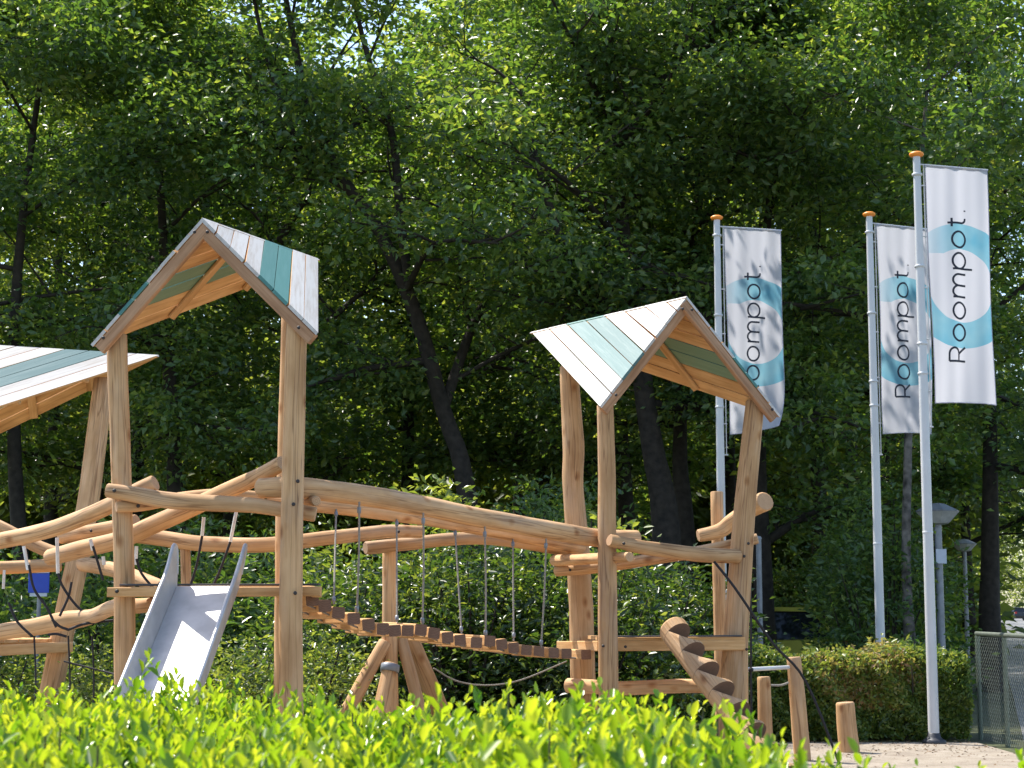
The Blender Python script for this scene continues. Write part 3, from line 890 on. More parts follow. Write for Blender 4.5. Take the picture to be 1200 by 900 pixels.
def cloth_mat():
    m, t, b, o = mat('banner_cloth')
    at = N(t, 'ShaderNodeAttribute', attribute_name='grain')
    sx = N(t, 'ShaderNodeSeparateXYZ'); t.links.new(at.outputs['Vector'], sx.inputs[0])
    # printed ring, coordinates in metres on the cloth
    def mth(op, a, bb=None):
        n = N(t, 'ShaderNodeMath', operation=op)
        for i, q in enumerate((a, bb)):
            if q is None: continue
            if isinstance(q, (int, float)): n.inputs[i].default_value = q
            else: t.links.new(q, n.inputs[i])
        return n.outputs[0]
    dx = mth('SUBTRACT', sx.outputs[0], 0.42); dy = mth('ADD', sx.outputs[2], 1.405)
    rr = mth('SQRT', mth('ADD', mth('MULTIPLY', dx, dx), mth('MULTIPLY', dy, dy)))
    # open on the upper left, where the upper stroke ends level and pale
    ring = mth('MULTIPLY', mth('LESS_THAN', rr, 0.735), mth('GREATER_THAN', rr, 0.432))
    gap_ = mth('MULTIPLY', mth('MULTIPLY', mth('LESS_THAN', dx, 0.0), mth('GREATER_THAN', dy, 0.02)), mth('LESS_THAN', dy, 0.375))
    ring = mth('MULTIPLY', ring, mth('SUBTRACT', 1.0, gap_))
    fade = N(t, 'ShaderNodeMapRange'); fade.inputs['From Min'].default_value = -0.40; fade.inputs['From Max'].default_value = -0.05
    fade.inputs['To Min'].default_value = 0.35; fade.inputs['To Max'].default_value = 1.0
    t.links.new(dx, fade.inputs['Value'])
    fd = mth('MAXIMUM', fade.outputs[0], mth('LESS_THAN', dy, 0.0))
    ring = mth('MULTIPLY', ring, fd)
    nz = N(t, 'ShaderNodeTexNoise'); nz.inputs['Scale'].default_value = 3.0; t.links.new(at.outputs['Vector'], nz.inputs['Vector'])
    blue = ramp(t, [(0.3, (0.15, 0.40, 0.53)), (0.7, (0.28, 0.50, 0.58))]); t.links.new(nz.outputs['Fac'], blue.inputs[0])
    mx = N(t, 'ShaderNodeMix', data_type='RGBA'); t.links.new(ring, mx.inputs['Factor'])
    mx.inputs['A'].default_value = (0.60, 0.60, 0.65, 1); t.links.new(blue.outputs[0], mx.inputs['B'])
    t.links.new(mx.outputs['Result'], b.inputs['Base Color']); b.inputs['Roughness'].default_value = 0.8
    b.inputs['Specular IOR Level'].default_value = 0.1
    tr = N(t, 'ShaderNodeBsdfTranslucent'); t.links.new(mx.outputs['Result'], tr.inputs[0])
    ms = N(t, 'ShaderNodeMixShader'); ms.inputs[0].default_value = 0.55
    t.links.new(b.outputs[0], ms.inputs[1]); t.links.new(tr.outputs[0], ms.inputs[2]); t.links.new(ms.outputs[0], o.inputs[0])
    return m


M['cloth'] = cloth_mat()
FW, FH = 0.82, 2.78


def flagpole(px_t, py_t, Y, heading, plabel, flabel, curl=0.0, seed=0, base=True):
    top = P(px_t, py_t, Y)
    x0 = top.x
    t = thing('flagpole', plabel, 'flagpole', (x0, Y, 0), 'white flagpoles')
    mb = MB(); mb.tube([(x0, Y, -0.02), (x0, Y, top.z * .5), (x0, Y, top.z)], [0.062, 0.054, 0.042], 18, 4, chamfer=False); mb.build('shaft', M['pole'], t)
    mb = MB(); mb.lathe((x0, Y, top.z), [(.03, -.012), (.075, 0.0), (.085, .018), (.08, .035), (.05, .05), (.01, .056)], 20); mb.build('cap', M['orange'], t)
    for zz in (top.z * .35, top.z * .62, top.z - .22, top.z - 1.3, top.z - 2.2):
        mb = MB(); mb.lathe((x0, Y, zz), [(.0535 if zz > 2.6 else .058, -.015), (.060, -.01), (.060, .01), (.0535, .015)], 18); mb.build('collar', M['pole'], t)
    d = Vector((math.cos(heading), math.sin(heading), 0)); nn = Vector((d.y, -d.x, 0))
    if base:
        mb = MB(); mb.lathe((x0, Y, 0.002), [(.13, 0), (.135, .03), (.10, .05), (.075, .075), (.07, .11), (.062, .115)], 18); mb.build('base_collar', M['dark_metal'], t)
    # arm that carries the banner and the lower tether
    az = top.z - 0.095
    a0 = Vector((x0, Y, az))
    mb = MB(); mb.tube([a0 + d * .04, a0 + d * (.10 + FW + .02)], 0.010, 8, 1, chamfer=False); mb.build('arm', M['pole'], t)
    g0 = a0 + d * 0.10
    mb = MB(); lo = g0 - Vector((0, 0, FH + .28)); mb.tube([g0 - d * .012, lo - d * .012], 0.007, 6, 1, chamfer=False)
    mb.tube([lo + d * .01, lo - d * .12], 0.010, 6, 1, chamfer=False)
    mb.build('tether', M['pole'], t)
    for k in range(5):
        zc = az - .25 - k * .6
        mb = MB(); mb.tube([Vector((x0, Y, zc)) + d * .04, Vector((x0, Y, zc)) + d * .10], 0.008, 6, 1, chamfer=False); mb.build('clip', M['pole'], t)
    # banner
    rnd = random.Random(seed)
    ph = [rnd.uniform(0, 6.28) for _ in range(5)]

    def surf(x, z, off=0.0):
        """x 0..FW across, z 0..FH down"""
        k = z / FH
        wv = 0.017 * math.sin(x * 16 + ph[0] + z * .8) * (0.3 + 0.7 * x / FW) + 0.03 * math.sin(x * 6 + z * 2.1 + ph[1]) * k + 0.006 * math.sin(x * 30 + ph[2] + 1.2 * z)
        sw = 0.0
        if curl and k > .72:
            q = max(0, (k - .72) / .28); sw = curl * q * q * (x / FW) ** 2
        xx = x - abs(sw) * .9 + .045 * k * (1 - x / FW * .6)
        up = 0.02 * math.sin(x / FW * math.pi) * k + (abs(sw) * .5)
        p = g0 + d * xx - Vector((0, 0, z + .008)) + Vector((0, 0, up)) + nn * (wv + sw + off)
        return p
    fo = thing('banner', flabel, 'banner', tuple(g0 - Vector((0, 0, FH))), 'printed banners')
    nx, nz = 34, 90
    V, G, Fc = [], [], []
    for j in range(nz + 1):
        for i in range(nx + 1):
            x, z = FW * i / nx, FH * j / nz
            V.append(surf(x, z)); G.append((x, 0, -z))
    for j in range(nz):
        for i in range(nx):
            b = j * (nx + 1) + i
            Fc.append((b, b + 1, b + nx + 2, b + nx + 1))
    mb = MB(); mb.add(V, Fc, G, 0, True)
    cl = mb.build('cloth', M['cloth'], fo)
    # hems
    mb = MB()
    for xx in (0.004, FW - .004):
        mb.tube([surf(xx, FH * i / 20) for i in range(21)], 0.005, 6, 1, chamfer=False)
    mb.tube([surf(FW * i / 10, FH - .004) for i in range(11)], 0.006, 6, 1, chamfer=False)
    mb.tube([surf(FW * i / 10, .004) for i in range(11)], 0.008, 6, 1, chamfer=False)
    mb.build('hem', M['cloth'], fo)
    # lettering reads upwards
    XH = 0.182; gap = .40; tot = sum(GLY[c][0] for c in 'Roompot.') + gap * 7
    sc = (FH * .645) / tot; sy = XH / sc
    adv = 0.0
    th = 0.025
    for ch in 'Roompot.':
        wd, strokes = GLY[ch]
        mb = MB()
        for st in strokes:
            pts = [((adv + u) * sc, v * XH) for u, v in st]
            # resample so that it follows the cloth
            rs = [pts[0]]
            for a, b in zip(pts, pts[1:]):
                L = math.hypot(b[0] - a[0], b[1] - a[1]); n = max(1, int(L / .02))
                rs += [(a[0] + (b[0] - a[0]) * k / n, a[1] + (b[1] - a[1]) * k / n) for k in range(1, n + 1)]
            V, Fc = [], []
            for i, q in enumerate(rs):
                a, b = rs[max(i - 1, 0)], rs[min(i + 1, len(rs) - 1)]
                tx, ty = b[0] - a[0], b[1] - a[1]; L = math.hypot(tx, ty) or 1
                ox, oy = -ty / L * th / 2, tx / L * th / 2
                for sgn in (1, -1):
                    u, v = q[0] + ox * sgn, q[1] + oy * sgn
                    xf = FW * (.545 + .07 * (u / (FH * .64))) - v; zf = FH * .825 - u
                    V.append(surf(xf, zf, 0.004))
            for i in range(len(rs) - 1):
                Fc.append((2 * i, 2 * i + 1, 2 * i + 3, 2 * i + 2))
            mb.add(V, Fc)
        mb.build('letter', M['ink'], fo)
        adv += wd + gap
    return t


flagpole(1074, 183, 19.8, math.radians(17), 'white flagpole with orange cap standing on the sand beside the mesh fence',
         'white banner with blue ring and black lettering on the pole beside the fence, evenly lit', 0.0, 3)
flagpole(1018.5, 253, 22.6, math.radians(24), 'white flagpole with orange cap rising behind the clipped hedge',
         'white printed banner dappled with shade, partly hidden by the pole on the sand', 0.05, 8)
flagpole(840, 257, 22.9, math.radians(16), 'white flagpole with orange cap behind the right roof and leaning post',
         'white printed banner with curled lower corner behind the gable of the far tower', 0.22, 21)

# ------------------------------------------------------------------ lamps, posts, sign, fence
def lamp(px, Y, zt, label, sign=False):
    x = XP(px, Y)
    t = thing('street_lamp', label, 'street lamp', (x, Y, 0), 'park lamps along the road')
    mb = MB(); mb.tube([(x, Y, -.02), (x, Y, zt - .25)], [.062, .055], 14, 2, chamfer=False); mb.build('post', M['grey_metal'], t)
    mb = MB(); mb.lathe((x, Y, zt - .27), [(.06, 0), (.15, .02), (.17, .03), (.33, .20)], 8, smooth=False); mb.build('bowl', M['lamp_bowl'], t)
    mb = MB(); mb.lathe((x, Y, zt - .07), [(.335, 0), (.34, .02), (.31, .035), (.12, .125), (.03, .14)], 8, smooth=False); mb.build('hood', M['grey_metal'], t)
    if sign:
        mb = MB(); mb.box((x + .02, Y - .075, zt - .86), (x + .02, Y - .075, zt - .64), .16, .006, up=Vector((0, 1, 0)), bev=.001); mb.build('number_plate', M['pale'], t)
    return t


lamp(1098, 27, 3.03, 'grey park lamp with dish head behind the flagpole on the sand', True)
lamp(1128, 47, 3.25, 'distant grey park lamp beside the road under the trees')
x = XP(888, 26)
t = thing('steel_post', 'slim grey steel post under the trees beyond the leaning tower post', 'post', (x, 26, 0))
mb = MB(); mb.tube([(x, 26, -.02), (x, 26, 2.5)], .042, 12, 1, chamfer=False); mb.build('shaft', M['grey_metal'], t)
mb = MB(); mb.lathe((x, 26, 2.5), [(.044, 0), (.05, .02), (.03, .05)], 12); mb.build('cap', M['grey_metal'], t)

xs, Ys = XP(49, 21.5), 21.5
t = thing('blue_sign', 'small blue sign with pale top strip seen under the left tower rails', 'sign', (xs, Ys, 0))
mb = MB(); mb.tube([(xs, Ys + .04, -.02), (xs, Ys + .04, 1.97)], .026, 10, 1, chamfer=False); mb.build('post', M['grey_metal'], t)
zc = P(49, 683, Ys).z
mb = MB(); mb.box((xs, Ys, zc - .12), (xs, Ys, zc + .115), .255, .02, up=Vector((0, 1, 0))); mb.build('panel', M['blue'], t)
mb = MB(); mb.box((xs, Ys, zc + .12), (xs, Ys, zc + .17), .255, .022, up=Vector((0, 1, 0)), bev=.002); mb.build('header_strip', M['pale'], t)
mb = MB(); mb.box((xs, Ys, zc - .165), (xs, Ys, zc - .125), .21, .02, up=Vector((0, 1, 0)), bev=.002); mb.build('footer_strip', M['pale'], t)

FN = thing('mesh_fence', 'low green chain-link fence with top rail along the road', 'fence', (5.36, 18, 0))
fx = 5.36
ys = [20.35, 19.25, 18.05, 16.85, 15.65, 14.45]
zt = 1.19
for y in ys:
    mb = MB(); mb.tube([(fx, y, -.02), (fx, y, zt)], .026, 10, 1, chamfer=False); mb.build('fence_post', M['fence'], FN)
mb = MB(); mb.tube([(fx, ys[0] + .04, zt + .012), (fx, ys[-1], zt + .012)], .026, 10, 1, chamfer=False); mb.build('top_rail', M['wire'], FN)
mb = MB()
xw = fx - .035
for i in range(len(ys) - 1):
    y0, y1 = ys[i + 1], ys[i]
    L = y1 - y0; Hh = zt - .05
    c = .078
    def seg_(a, b):
        mb.box(a, b, .003, .003, bev=.0005)
    k = -Hh
    while k < L:
        a0, a1 = max(k, 0), min(k + Hh, L)
        seg_((xw, y0 + a0, .03 + a0 - k), (xw, y0 + a1, .03 + a1 - k))
        seg_((xw - .004, y0 + a0, .03 + Hh - (a0 - k)), (xw - .004, y0 + a1, .03 + Hh - (a1 - k)))
        k += c
tag(mb.build('wire_mesh', M['wire'], FN), kind='stuff')

# ------------------------------------------------------------------ parked cars, mostly hidden
M['glass'] = plain('car_glass', (0.01, 0.012, 0.015), 0.08)
M['tyre'] = plain('tyre', (0.015, 0.015, 0.015), 0.9)
M['rim'] = plain('rim', (0.4, 0.4, 0.42), 0.35, 0.8)
M['tail'] = plain('tail_light', (0.45, 0.01, 0.01), 0.25)
M['head'] = plain('head_light', (0.6, 0.6, 0.62), 0.15)


def car(loc, rz, paint, label):
    t = thing('parked_car', label, 'car', loc, 'parked cars')
    R = Matrix.Rotation(rz, 4, 'Z')
    def tr(mb):
        mb.v = [tuple(Vector(loc) + R @ Vector(p)) for p in mb.v]
        return mb
    Wd = 0.86
    lower = [(-2.0, .28), (-2.05, .55), (-1.98, .88), (-1.8, .96), (.75, .94), (1.75, .80), (2.02, .62), (2.03, .35), (1.9, .24), (-1.85, .24)]
    mb = MB()
    n = len(lower)
    V = [(x, -Wd, z) for x, z in lower] + [(x, -Wd + .0, z) for x, z in lower]
    sect = [(-Wd, .96), (-Wd * .93, 1.0), (Wd * .93, 1.0), (Wd, .96)]
    V, Fc = [], []
    for (y, s) in sect:
        for x, z in lower:
            V.append((x * s, y, .6 + (z - .6) * (s if s < 1 else 1)))
    for k in range(3):
        for i in range(n):
            j = (i + 1) % n
            Fc.append((k * n + i, k * n + j, (k + 1) * n + j, (k + 1) * n + i))
    Fc += [tuple(range(n - 1, -1, -1)), tuple(3 * n + i for i in range(n))]
    mb.add(V, Fc); tr(mb).build('body', paint, t)
    cab_b = [(-1.85, .955), (.85, .935)]; cab_t = [(-1.45, 1.45), (.05, 1.47)]
    mb = MB()
    V = [(-1.85, -.80, .95), (.85, -.80, .935), (.85, .80, .935), (-1.85, .80, .95), (-1.48, -.62, 1.43), (.0, -.62, 1.45), (.0, .62, 1.45), (-1.48, .62, 1.43)]
    mb.add(V, [(0, 1, 5, 4), (1, 2, 6, 5), (2, 3, 7, 6), (3, 0, 4, 7)]); tr(mb).build('window_band', M['glass'], t)
    mb = MB()
    mb.prism([(-1.52, -.66, 1.50), (.03, -.66, 1.52), (.03, .66, 1.52), (-1.52, .66, 1.50)], (0, 0, 1), .07); tr(mb).build('roof', paint, t)
    for (a, b) in (((.85, .80, .935), (.0, .63, 1.46)), ((.85, -.80, .935), (.0, -.63, 1.46)), ((-1.85, .80, .95), (-1.48, .63, 1.45)), ((-1.85, -.80, .95), (-1.48, -.63, 1.45)), ((-.55, .81, .94), (-.6, .635, 1.46)), ((-.55, -.81, .94), (-.6, -.635, 1.46))):
        mb = MB(); mb.box(a, b, .07, .05, up=Vector((1, 0, 0))); tr(mb).build('pillar', paint, t)
    for x in (-1.25, 1.28):
        for y in (-.80, .80):
            mb = MB(); mb.lathe((x, y - .1, .31), [(.22, 0), (.29, .01), (.31, .04), (.31, .16), (.29, .19), (.22, .2)], 20, axis=Vector((0, 1, 0)))
            wh = tr(mb).build('wheel', M['tyre'], t)
            mb = MB(); mb.lathe((x, y - .108, .31), [(.05, -.004), (.19, 0), (.2, .216), (.05, .22)], 16, axis=Vector((0, 1, 0))); tr(mb).build('rim', M['rim'], wh)
    for y in (-.68, .68):
        mb = MB(); mb.box((-1.97, y - .12, .90), (-1.97, y + .12, .90), .12, .22); tr(mb).build('tail_light', M['tail'], t)
        mb = MB(); mb.box((1.93, y - .16, .68), (1.93, y + .16, .68), .1, .12); tr(mb).build('headlight', M['head'], t)
    return t


car((XP(842, 30.9), 30.9, 0), math.radians(188), plain('yellow_paint', (0.55, 0.50, 0.08), 0.3, 0, .05), 'yellow-green car parked in the shade behind the clipped hedge')
car((XP(968, 33.5) - 1.2, 33.5, 0), math.radians(-4), plain('navy_paint', (0.06, 0.075, 0.12), 0.28, 0.2, .05), 'dark blue car parked in the shade, only its bonnet showing')
car((XP(40, 33), 33.0, 0), math.radians(8), plain('silver_paint', (0.35, 0.38, 0.42), 0.3, 0.4, .05), 'silver car parked in the wood behind the blue sign')
car((XP(1181, 205), 205.0, 0.006), math.radians(105), plain('black_paint', (0.02, 0.022, 0.025), 0.3, 0, .05), 'tiny dark car far down the road')

# ------------------------------------------------------------------ trees
def tree(name, label, group, X, Y, H, r0, crown_r, crown_base, nleaf, leaf=0.157, lean=(0, 0), bark=None, lm=None, limbs=11, path=None, extra=(), bare=(), seed=1, fork=False, per=44, spread=.36):
    rd = random.Random(seed)
    t = thing(name, label, 'tree', (X, Y, 0), group)
    mb = MB()
    if path is None:
        pts = []
        n = 6
        wx, wy = rd.uniform(-.25, .25), rd.uniform(-.25, .25)
        for i in range(n + 1):
            k = i / n
            pts.append(Vector((X + lean[0] * k + wx * math.sin(k * 5 + seed), Y + lean[1] * k + wy * math.sin(k * 4 + seed * 2), -.05 + H * .92 * k)))
    else:
        pts = path
    n = len(pts) - 1
    rads = [r0 * (1 - .86 * (i / n) ** .9) for i in range(n + 1)]
    rads[0] *= 1.25
    mb.tube(pts, rads, 10, 4, .06, chamfer=False)
    cl = []
    def along(k):
        k = min(.999, max(0, k)) * n; i = int(k)
        return pts[i].lerp(pts[i + 1], k - i), rads[i] + (rads[i + 1] - rads[i]) * (k - i)
    def branch(p, d, L, r, depth):
        d = d.normalized()
        e1 = p + d * L * .5 + Vector((rd.uniform(-.1, .1), rd.uniform(-.1, .1), rd.uniform(-.05, .12))) * L
        e2 = e1 + (d + Vector((rd.uniform(-.35, .35), rd.uniform(-.35, .35), rd.uniform(-.35, .25)))).normalized() * L * .5
        mb.tube([p, e1, e2], [r, r * .65, r * .25], 6, 3, 0, chamfer=False)
        if depth == 0:
            for q in (0.35, .7, 1.0):
                c = p.lerp(e1, q * 2) if q < .5 else e1.lerp(e2, q * 2 - 1)
                cl.append((c.x + rd.gauss(0, .16), c.y + rd.gauss(0, .16), c.z + rd.gauss(0, .12)))
            return
        m = 6 if depth == 1 else 5
        for j in range(m):
            q = (j + rd.uniform(.4, 1)) / m
            c = p.lerp(e1, q * 2) if q < .5 else e1.lerp(e2, min(1, q * 2 - 1))
            a = rd.uniform(0, 6.28)
            dd = d * .55 + Vector((math.cos(a), math.sin(a), rd.uniform(-.45, .55)))
            branch(c, dd, L * rd.uniform(.38, .6), r * .4, depth - 1)
        cl.append(tuple(e2))
    hb = crown_base / H
    for i in range(limbs):
        k = hb + (1.0 - hb) * (i + rd.uniform(0, .8)) / limbs
        p, r = along(k / .92 if path is None else k)
        a = i * 2.4 + rd.uniform(-.5, .5) + seed
        rel = (k - hb) / (1 - hb)
        prof = math.sin(math.pi * (0.22 + .70 * rel)) ** .8
        d = Vector((math.cos(a), math.sin(a), -.05 + .75 * rel + rd.uniform(-.15, .2)))
        branch(p, d, crown_r * prof * rd.uniform(.8, 1.15), max(.02, r * .55), 2)
    for (p, d, L, r) in extra:
        branch(p, d, L, r, 2)
    for (bp, r) in bare:                      # long limbs seen against the leaves
        q = [P(*c) for c in bp]
        mb.tube(q, [r * (1 - .75 * i / (len(q) - 1)) for i in range(len(q))], 8, 5, .05, chamfer=False)
        for i in range(1, len(q)):
            branch(q[i], (q[i] - q[i - 1]).normalized() + Vector((rd.uniform(-.8, .8), rd.uniform(.1, .8), rd.uniform(-.2, .5))), rd.uniform(1.3, 2.0), r * .35, 1)
    mb.build('trunk', bark or M['bark'], t)
    cl = np.array(cl)
    need = max(1, int(nleaf / per))
    if len(cl) > need: cl = cl[rng.choice(len(cl), need, replace=False)]
    else: per = int(nleaf / len(cl))
    me = spray(cl, per, spread, spread * .55, leaf, lm or LEAF, 'crown')
    tag(link('crown', me, t), kind='stuff')
    return t


# front row
G1 = 'oaks along the edge of the wood'
tc_path = [Vector((XP(556, 29), 29, -.05)), P(552, 640, 29), P(540, 540, 29), P(519, 480, 29), P(488, 370, 28.6), P(440, 262, 28.2), P(398, 205, 28), P(362, 130, 27.8), P(345, 50, 27.6), P(334, -10, 27.6), P(328, -60, 27.6)]
tree('oak_tree', 'oak with thick trunk leaning left behind the plank bridge rails', G1, XP(556, 29), 29, 13, .20, 3.4, 4.4, 21000, path=tc_path, seed=3, limbs=9, bare=[([(398, 205, 28), (358, 185, 27.8), (330, 120, 27.6), (306, 40, 27.6), (290, -50, 27.6)], .085), ([(480, 350, 28.5), (468, 240, 28), (458, 150, 28), (432, 70, 27.9), (415, 0, 27.8), (405, -60, 27.8)], .085), ([(362, 130, 27.8), (395, 70, 27.8), (420, 30, 27.7)], .04)],
     extra=[(P(519, 480, 29), Vector((.5, .2, .9)), 4.2, .11)])
td_path = [Vector((XP(785, 29), 29, -.05)), P(780, 620, 29), P(768, 540, 29), P(756, 470, 29), P(745, 380, 29.1), P(730, 270, 29.2), P(722, 150, 29.4), P(700, 40, 29.6), P(690, -50, 29.8)]
tree('oak_tree', 'oak with dark leaning trunk behind the right gable roof', G1, XP(785, 29), 29, 13, .27, 4.0, 4.6, 33600, path=td_path, seed=7, limbs=11, bare=[([(750, 420, 29), (700, 340, 28.2), (660, 285, 27.8), (632, 200, 27.6), (620, 120, 27.6)], .11), ([(724, 170, 29.2), (760, 130, 28), (800, 60, 27.5), (815, -20, 27.4)], .07)],
     extra=[(P(720, 160, 29.3), Vector((.7, .1, .8)), 3.6, .09), (P(722, 150, 29.4), Vector((-.35, -.9, .3)), 3.6, .07), (P(752, 440, 29), Vector((-.75, -.2, .7)), 3.6, .10)])
te_path = [Vector((XP(812, 31), 31, -.05)), P(803, 620, 31), P(797, 540, 31), P(800, 420, 31), P(815, 280, 31), P(830, 120, 31), P(842, -20, 31)]
tree('oak_tree', 'slimmer straight oak close beside the leaning trunk behind the right roof', G1, XP(812, 31), 31, 13.5, .2, 3.6, 5.0, 22400, path=te_path, seed=9,
     extra=[(P(830, 120, 31), Vector((-.15, -.95, .2)), 5.0, .08), (P(815, 280, 31), Vector((.1, -.95, .3)), 3.6, .07)])
tree('oak_tree', 'oak standing behind the slide tower gable, trunk hidden in foliage', G1, XP(225, 30), 30, 12.5, .2, 3.2, 4.2, 26600, seed=12, lean=(-.9, 0),
     extra=[(P(300, 330, 30), Vector((.5, .0, .85)), 4.4, .09), (P(330, 420, 30), Vector((.75, .1, .6)), 3.0, .07)])
tree('oak_tree', 'oak with straight dark trunk above the left tower roof', G1, XP(28, 29.5), 29.5, 13.5, .17, 4.2, 4.5, 30799, seed=15)
tree('oak_tree', 'oak whose bough arches right beyond the slim steel post', G1, XP(886, 30), 30, 12.5, .2, 3.8, 4.6, 25200, seed=18, lean=(.5, 0),
     extra=[(P(890, 640, 30), Vector((.8, .1, .35)), 2.8, .09)])
tb = [Vector((XP(1066, 27), 27, -.05)), P(1063, 700, 27), P(1063, 560, 27), P(1070, 380, 27), P(1079, 200, 27), P(1088, 80, 27), P(1093, -20, 27)]
tree('birch_tree', 'slender tree with pale mottled trunk rising between the two right flagpoles', None, XP(1066, 27), 27, 12, .095, 2.4, 6.4, 11200, path=tb, bark=M['birch'], seed=21, limbs=8)
tree('oak_tree', 'oak spreading over the road beside the distant lamp', G1, XP(1156, 32), 32, 14, .2, 5.0, 4.0, 30799, seed=24)
tree('oak_tree', 'low-branched oak at the road edge between the two park lamps', G1, road_l(53) - 1.0, 53, 14, .2, 5.0, 2.2, 21000, leaf=.2, seed=29)
tree('oak_tree', 'oak half hidden beyond the wide low roof of the left tower', G1, XP(-140, 29), 29, 12.5, .2, 4.2, 4.0, 19600, seed=27)
# second and third rows
for i, (px, Y, H, lb) in enumerate(((-60, 37, 17, 'tall oak deep in the wood beyond the left tower'), (110, 36, 16, 'tall oak in the second row left of the slide tower'),
        (160, 39, 17, 'tall oak in the second row above the peak of the slide tower'), (350, 38, 11.0, 'tall oak in the second row above the back tip of the slide tower roof'),
        (480, 37, 12.5, 'tall oak in the second row below the open patch of sky'), (640, 38, 17, 'tall oak in the second row over the middle of the bridge'),
        (735, 36, 16, 'tall oak in the second row over the tip of the far tower roof'), (850, 38, 17, 'tall oak in the second row behind the banner with the curled corner'),
        (960, 37, 17, 'tall oak in the second row between the hedge flagpole and the curled banner'), (1040, 39, 17, 'tall oak in the second row behind the dappled banner'),
        (1215, 42, 18, 'tall oak on the far side of the road'))):
    X = XP(px, Y)
    if px == 1215: X = road_l(Y) + 10.5
    tree('oak_tree', lb, 'trees inside the wood', X, Y, H, .22, 4.6, 4.2, 21000, leaf=.20, seed=40 + i, lm=LEAF, limbs=10, spread=.42)
for i, (px, Y, H) in enumerate(((-90, 49, 20), (60, 47, 19), (120, 52, 20), (270, 50, 15), (610, 49, 20), (640, 52, 21), (760, 48, 20), (880, 52, 21), (1000, 49, 20), (1100, 54, 21), (1290, 64, 21), (1125, 72, 22), (1126, 58, 18), (1127, 92, 22), (1128, 120, 23), (1125, 81, 21), (1126, 105, 22), (1127, 140, 22), (1128, 165, 23))):
    X = XP(px, Y)
    if px == 1290: X = road_l(Y) + 11
    if 1125 <= px <= 1128: X = road_l(Y) - 2.5
    lab3 = 'distant tree on the verge of the road, far beyond the second lamp' if px > 1120 else 'distant tree at the back of the wood seen between nearer trunks'
    tree('distant_tree', lab3, 'roadside trees in the distance' if px > 1120 else 'trees at the back of the wood', X, Y, H, .24, 5.2, 3.5, 8000, leaf=.28, seed=80 + i, lm=LEAF_FAR, limbs=9, per=26, spread=.6)

# far wood that reads as one mass
cl = []
for i in range(2600):
    Y = rng.uniform(60, 88); px = rng.uniform(-260, 1135)
    cl.append((XP(px, Y), Y, 22 * rng.uniform(0, 1) ** .9))
for i in range(3000):                      # its undergrowth
    Y = rng.uniform(52, 66); px = rng.uniform(-260, 1130)
    cl.append((XP(px, Y), Y, 10 * rng.uniform(0, 1) ** 1.1))
for i in range(900):
    Y = rng.uniform(90, 300); s = rng.choice([-1, 1])
    cl.append((road_l(Y) + (-rng.uniform(1, 12) if s < 0 else 9.5 + rng.uniform(0, 14)), Y, rng.uniform(1.0, 24)))
for i in range(2400):                       # across the end of the road
    Y = rng.uniform(300, 350)
    cl.append((rng.uniform(70, 125), Y, 26 * rng.uniform(0, 1)))
csz = np.where(np.array(cl)[:, 1] > 280, 2.2, 1.0) * rng.uniform(.6, 1.25, len(cl))
me = spray(np.array(cl), 24, .95, .75, .58, LEAF_FAR, 'far_wood', csize=csz)
tag(link('far_wood', me), 'far leafy wood filling the background behind the trees', 'wood', kind='stuff')

# ------------------------------------------------------------------ shrubs
def shrub(name, label, group, X, Y, H, R, nleaf, leaf=.11, bright=0.0, seed=1, per=26, lm=None, up=.7):
    rd = random.Random(seed)
    t = thing(name, label, 'shrub', (X, Y, 0), group)
    mb = MB(); cl = []
    for i in range(11):
        a = rd.uniform(0, 6.28); q = rd.uniform(.25, 1)
        top = Vector((X + math.cos(a) * R * q, Y + math.sin(a) * R * q, H * (1.0 - .45 * q * q) * rd.uniform(.75, 1.05)))
        base = Vector((X + math.cos(a) * .12, Y + math.sin(a) * .12, -.02))
        mid = base.lerp(top, .5) + Vector((rd.uniform(-.1, .1), rd.uniform(-.1, .1), .1))
        mb.tube([base, mid, top], [.025, .016, .006], 5, 3, 0, chamfer=False)
    mb.build('stems', M['bark'], t)
    n = int(nleaf / per)
    while len(cl) < n:
        p = np.array([rd.uniform(-1, 1), rd.uniform(-1, 1), rd.uniform(0, 1)])
        q = math.hypot(p[0], p[1])
        lim = 1 - .5 * q * q
        if q > 1 or p[2] > lim: continue
        if p[2] < lim * .55 and q < .65 and rd.random() < .7: continue
        cl.append((X + p[0] * R, Y + p[1] * R, max(.1, p[2] * H)))
    me = spray(np.array(cl), per, .13 + leaf * .5, .10 + leaf * .3, leaf, lm or LEAF_SHRUB, 'foliage', up=up, jitter=.8, droop=.15, bright=bright, aspect=.42)
    tag(link('foliage', me, t), kind='stuff')
    return t


labs = ('dark laurel shrub beside the right post of the slide tower', 'dark laurel shrub right behind the trestle post', 'dark laurel shrub behind the middle bridge ropes next to the trestle', 'dark laurel shrub behind the lowest sag of the bridge',
        'dark laurel shrub behind the back post of the far tower', 'dark laurel shrub seen through the middle of the far tower', 'dark laurel shrub behind the notched log')
for i, (px, Y, H, R) in enumerate(((395, 18.6, 1.9, 1.0), (470, 19.6, 2.3, 1.1), (545, 19.0, 2.35, 1.15), (620, 19.8, 2.3, 1.1), (690, 19.2, 2.2, 1.1), (760, 20.6, 2.0, 1.1), (806, 21.4, 2.0, 0.85))):
    shrub('laurel_shrub', labs[i], 'laurels behind the bridge', XP(px, Y), Y, H, R, 6500, .105, -.05, 120 + i)
shrub('young_shrub', 'pale fresh green shrub showing above the upper bridge rail', None, XP(525, 20.4), 20.4, 2.95, .75, 3200, .12, .35, 140)
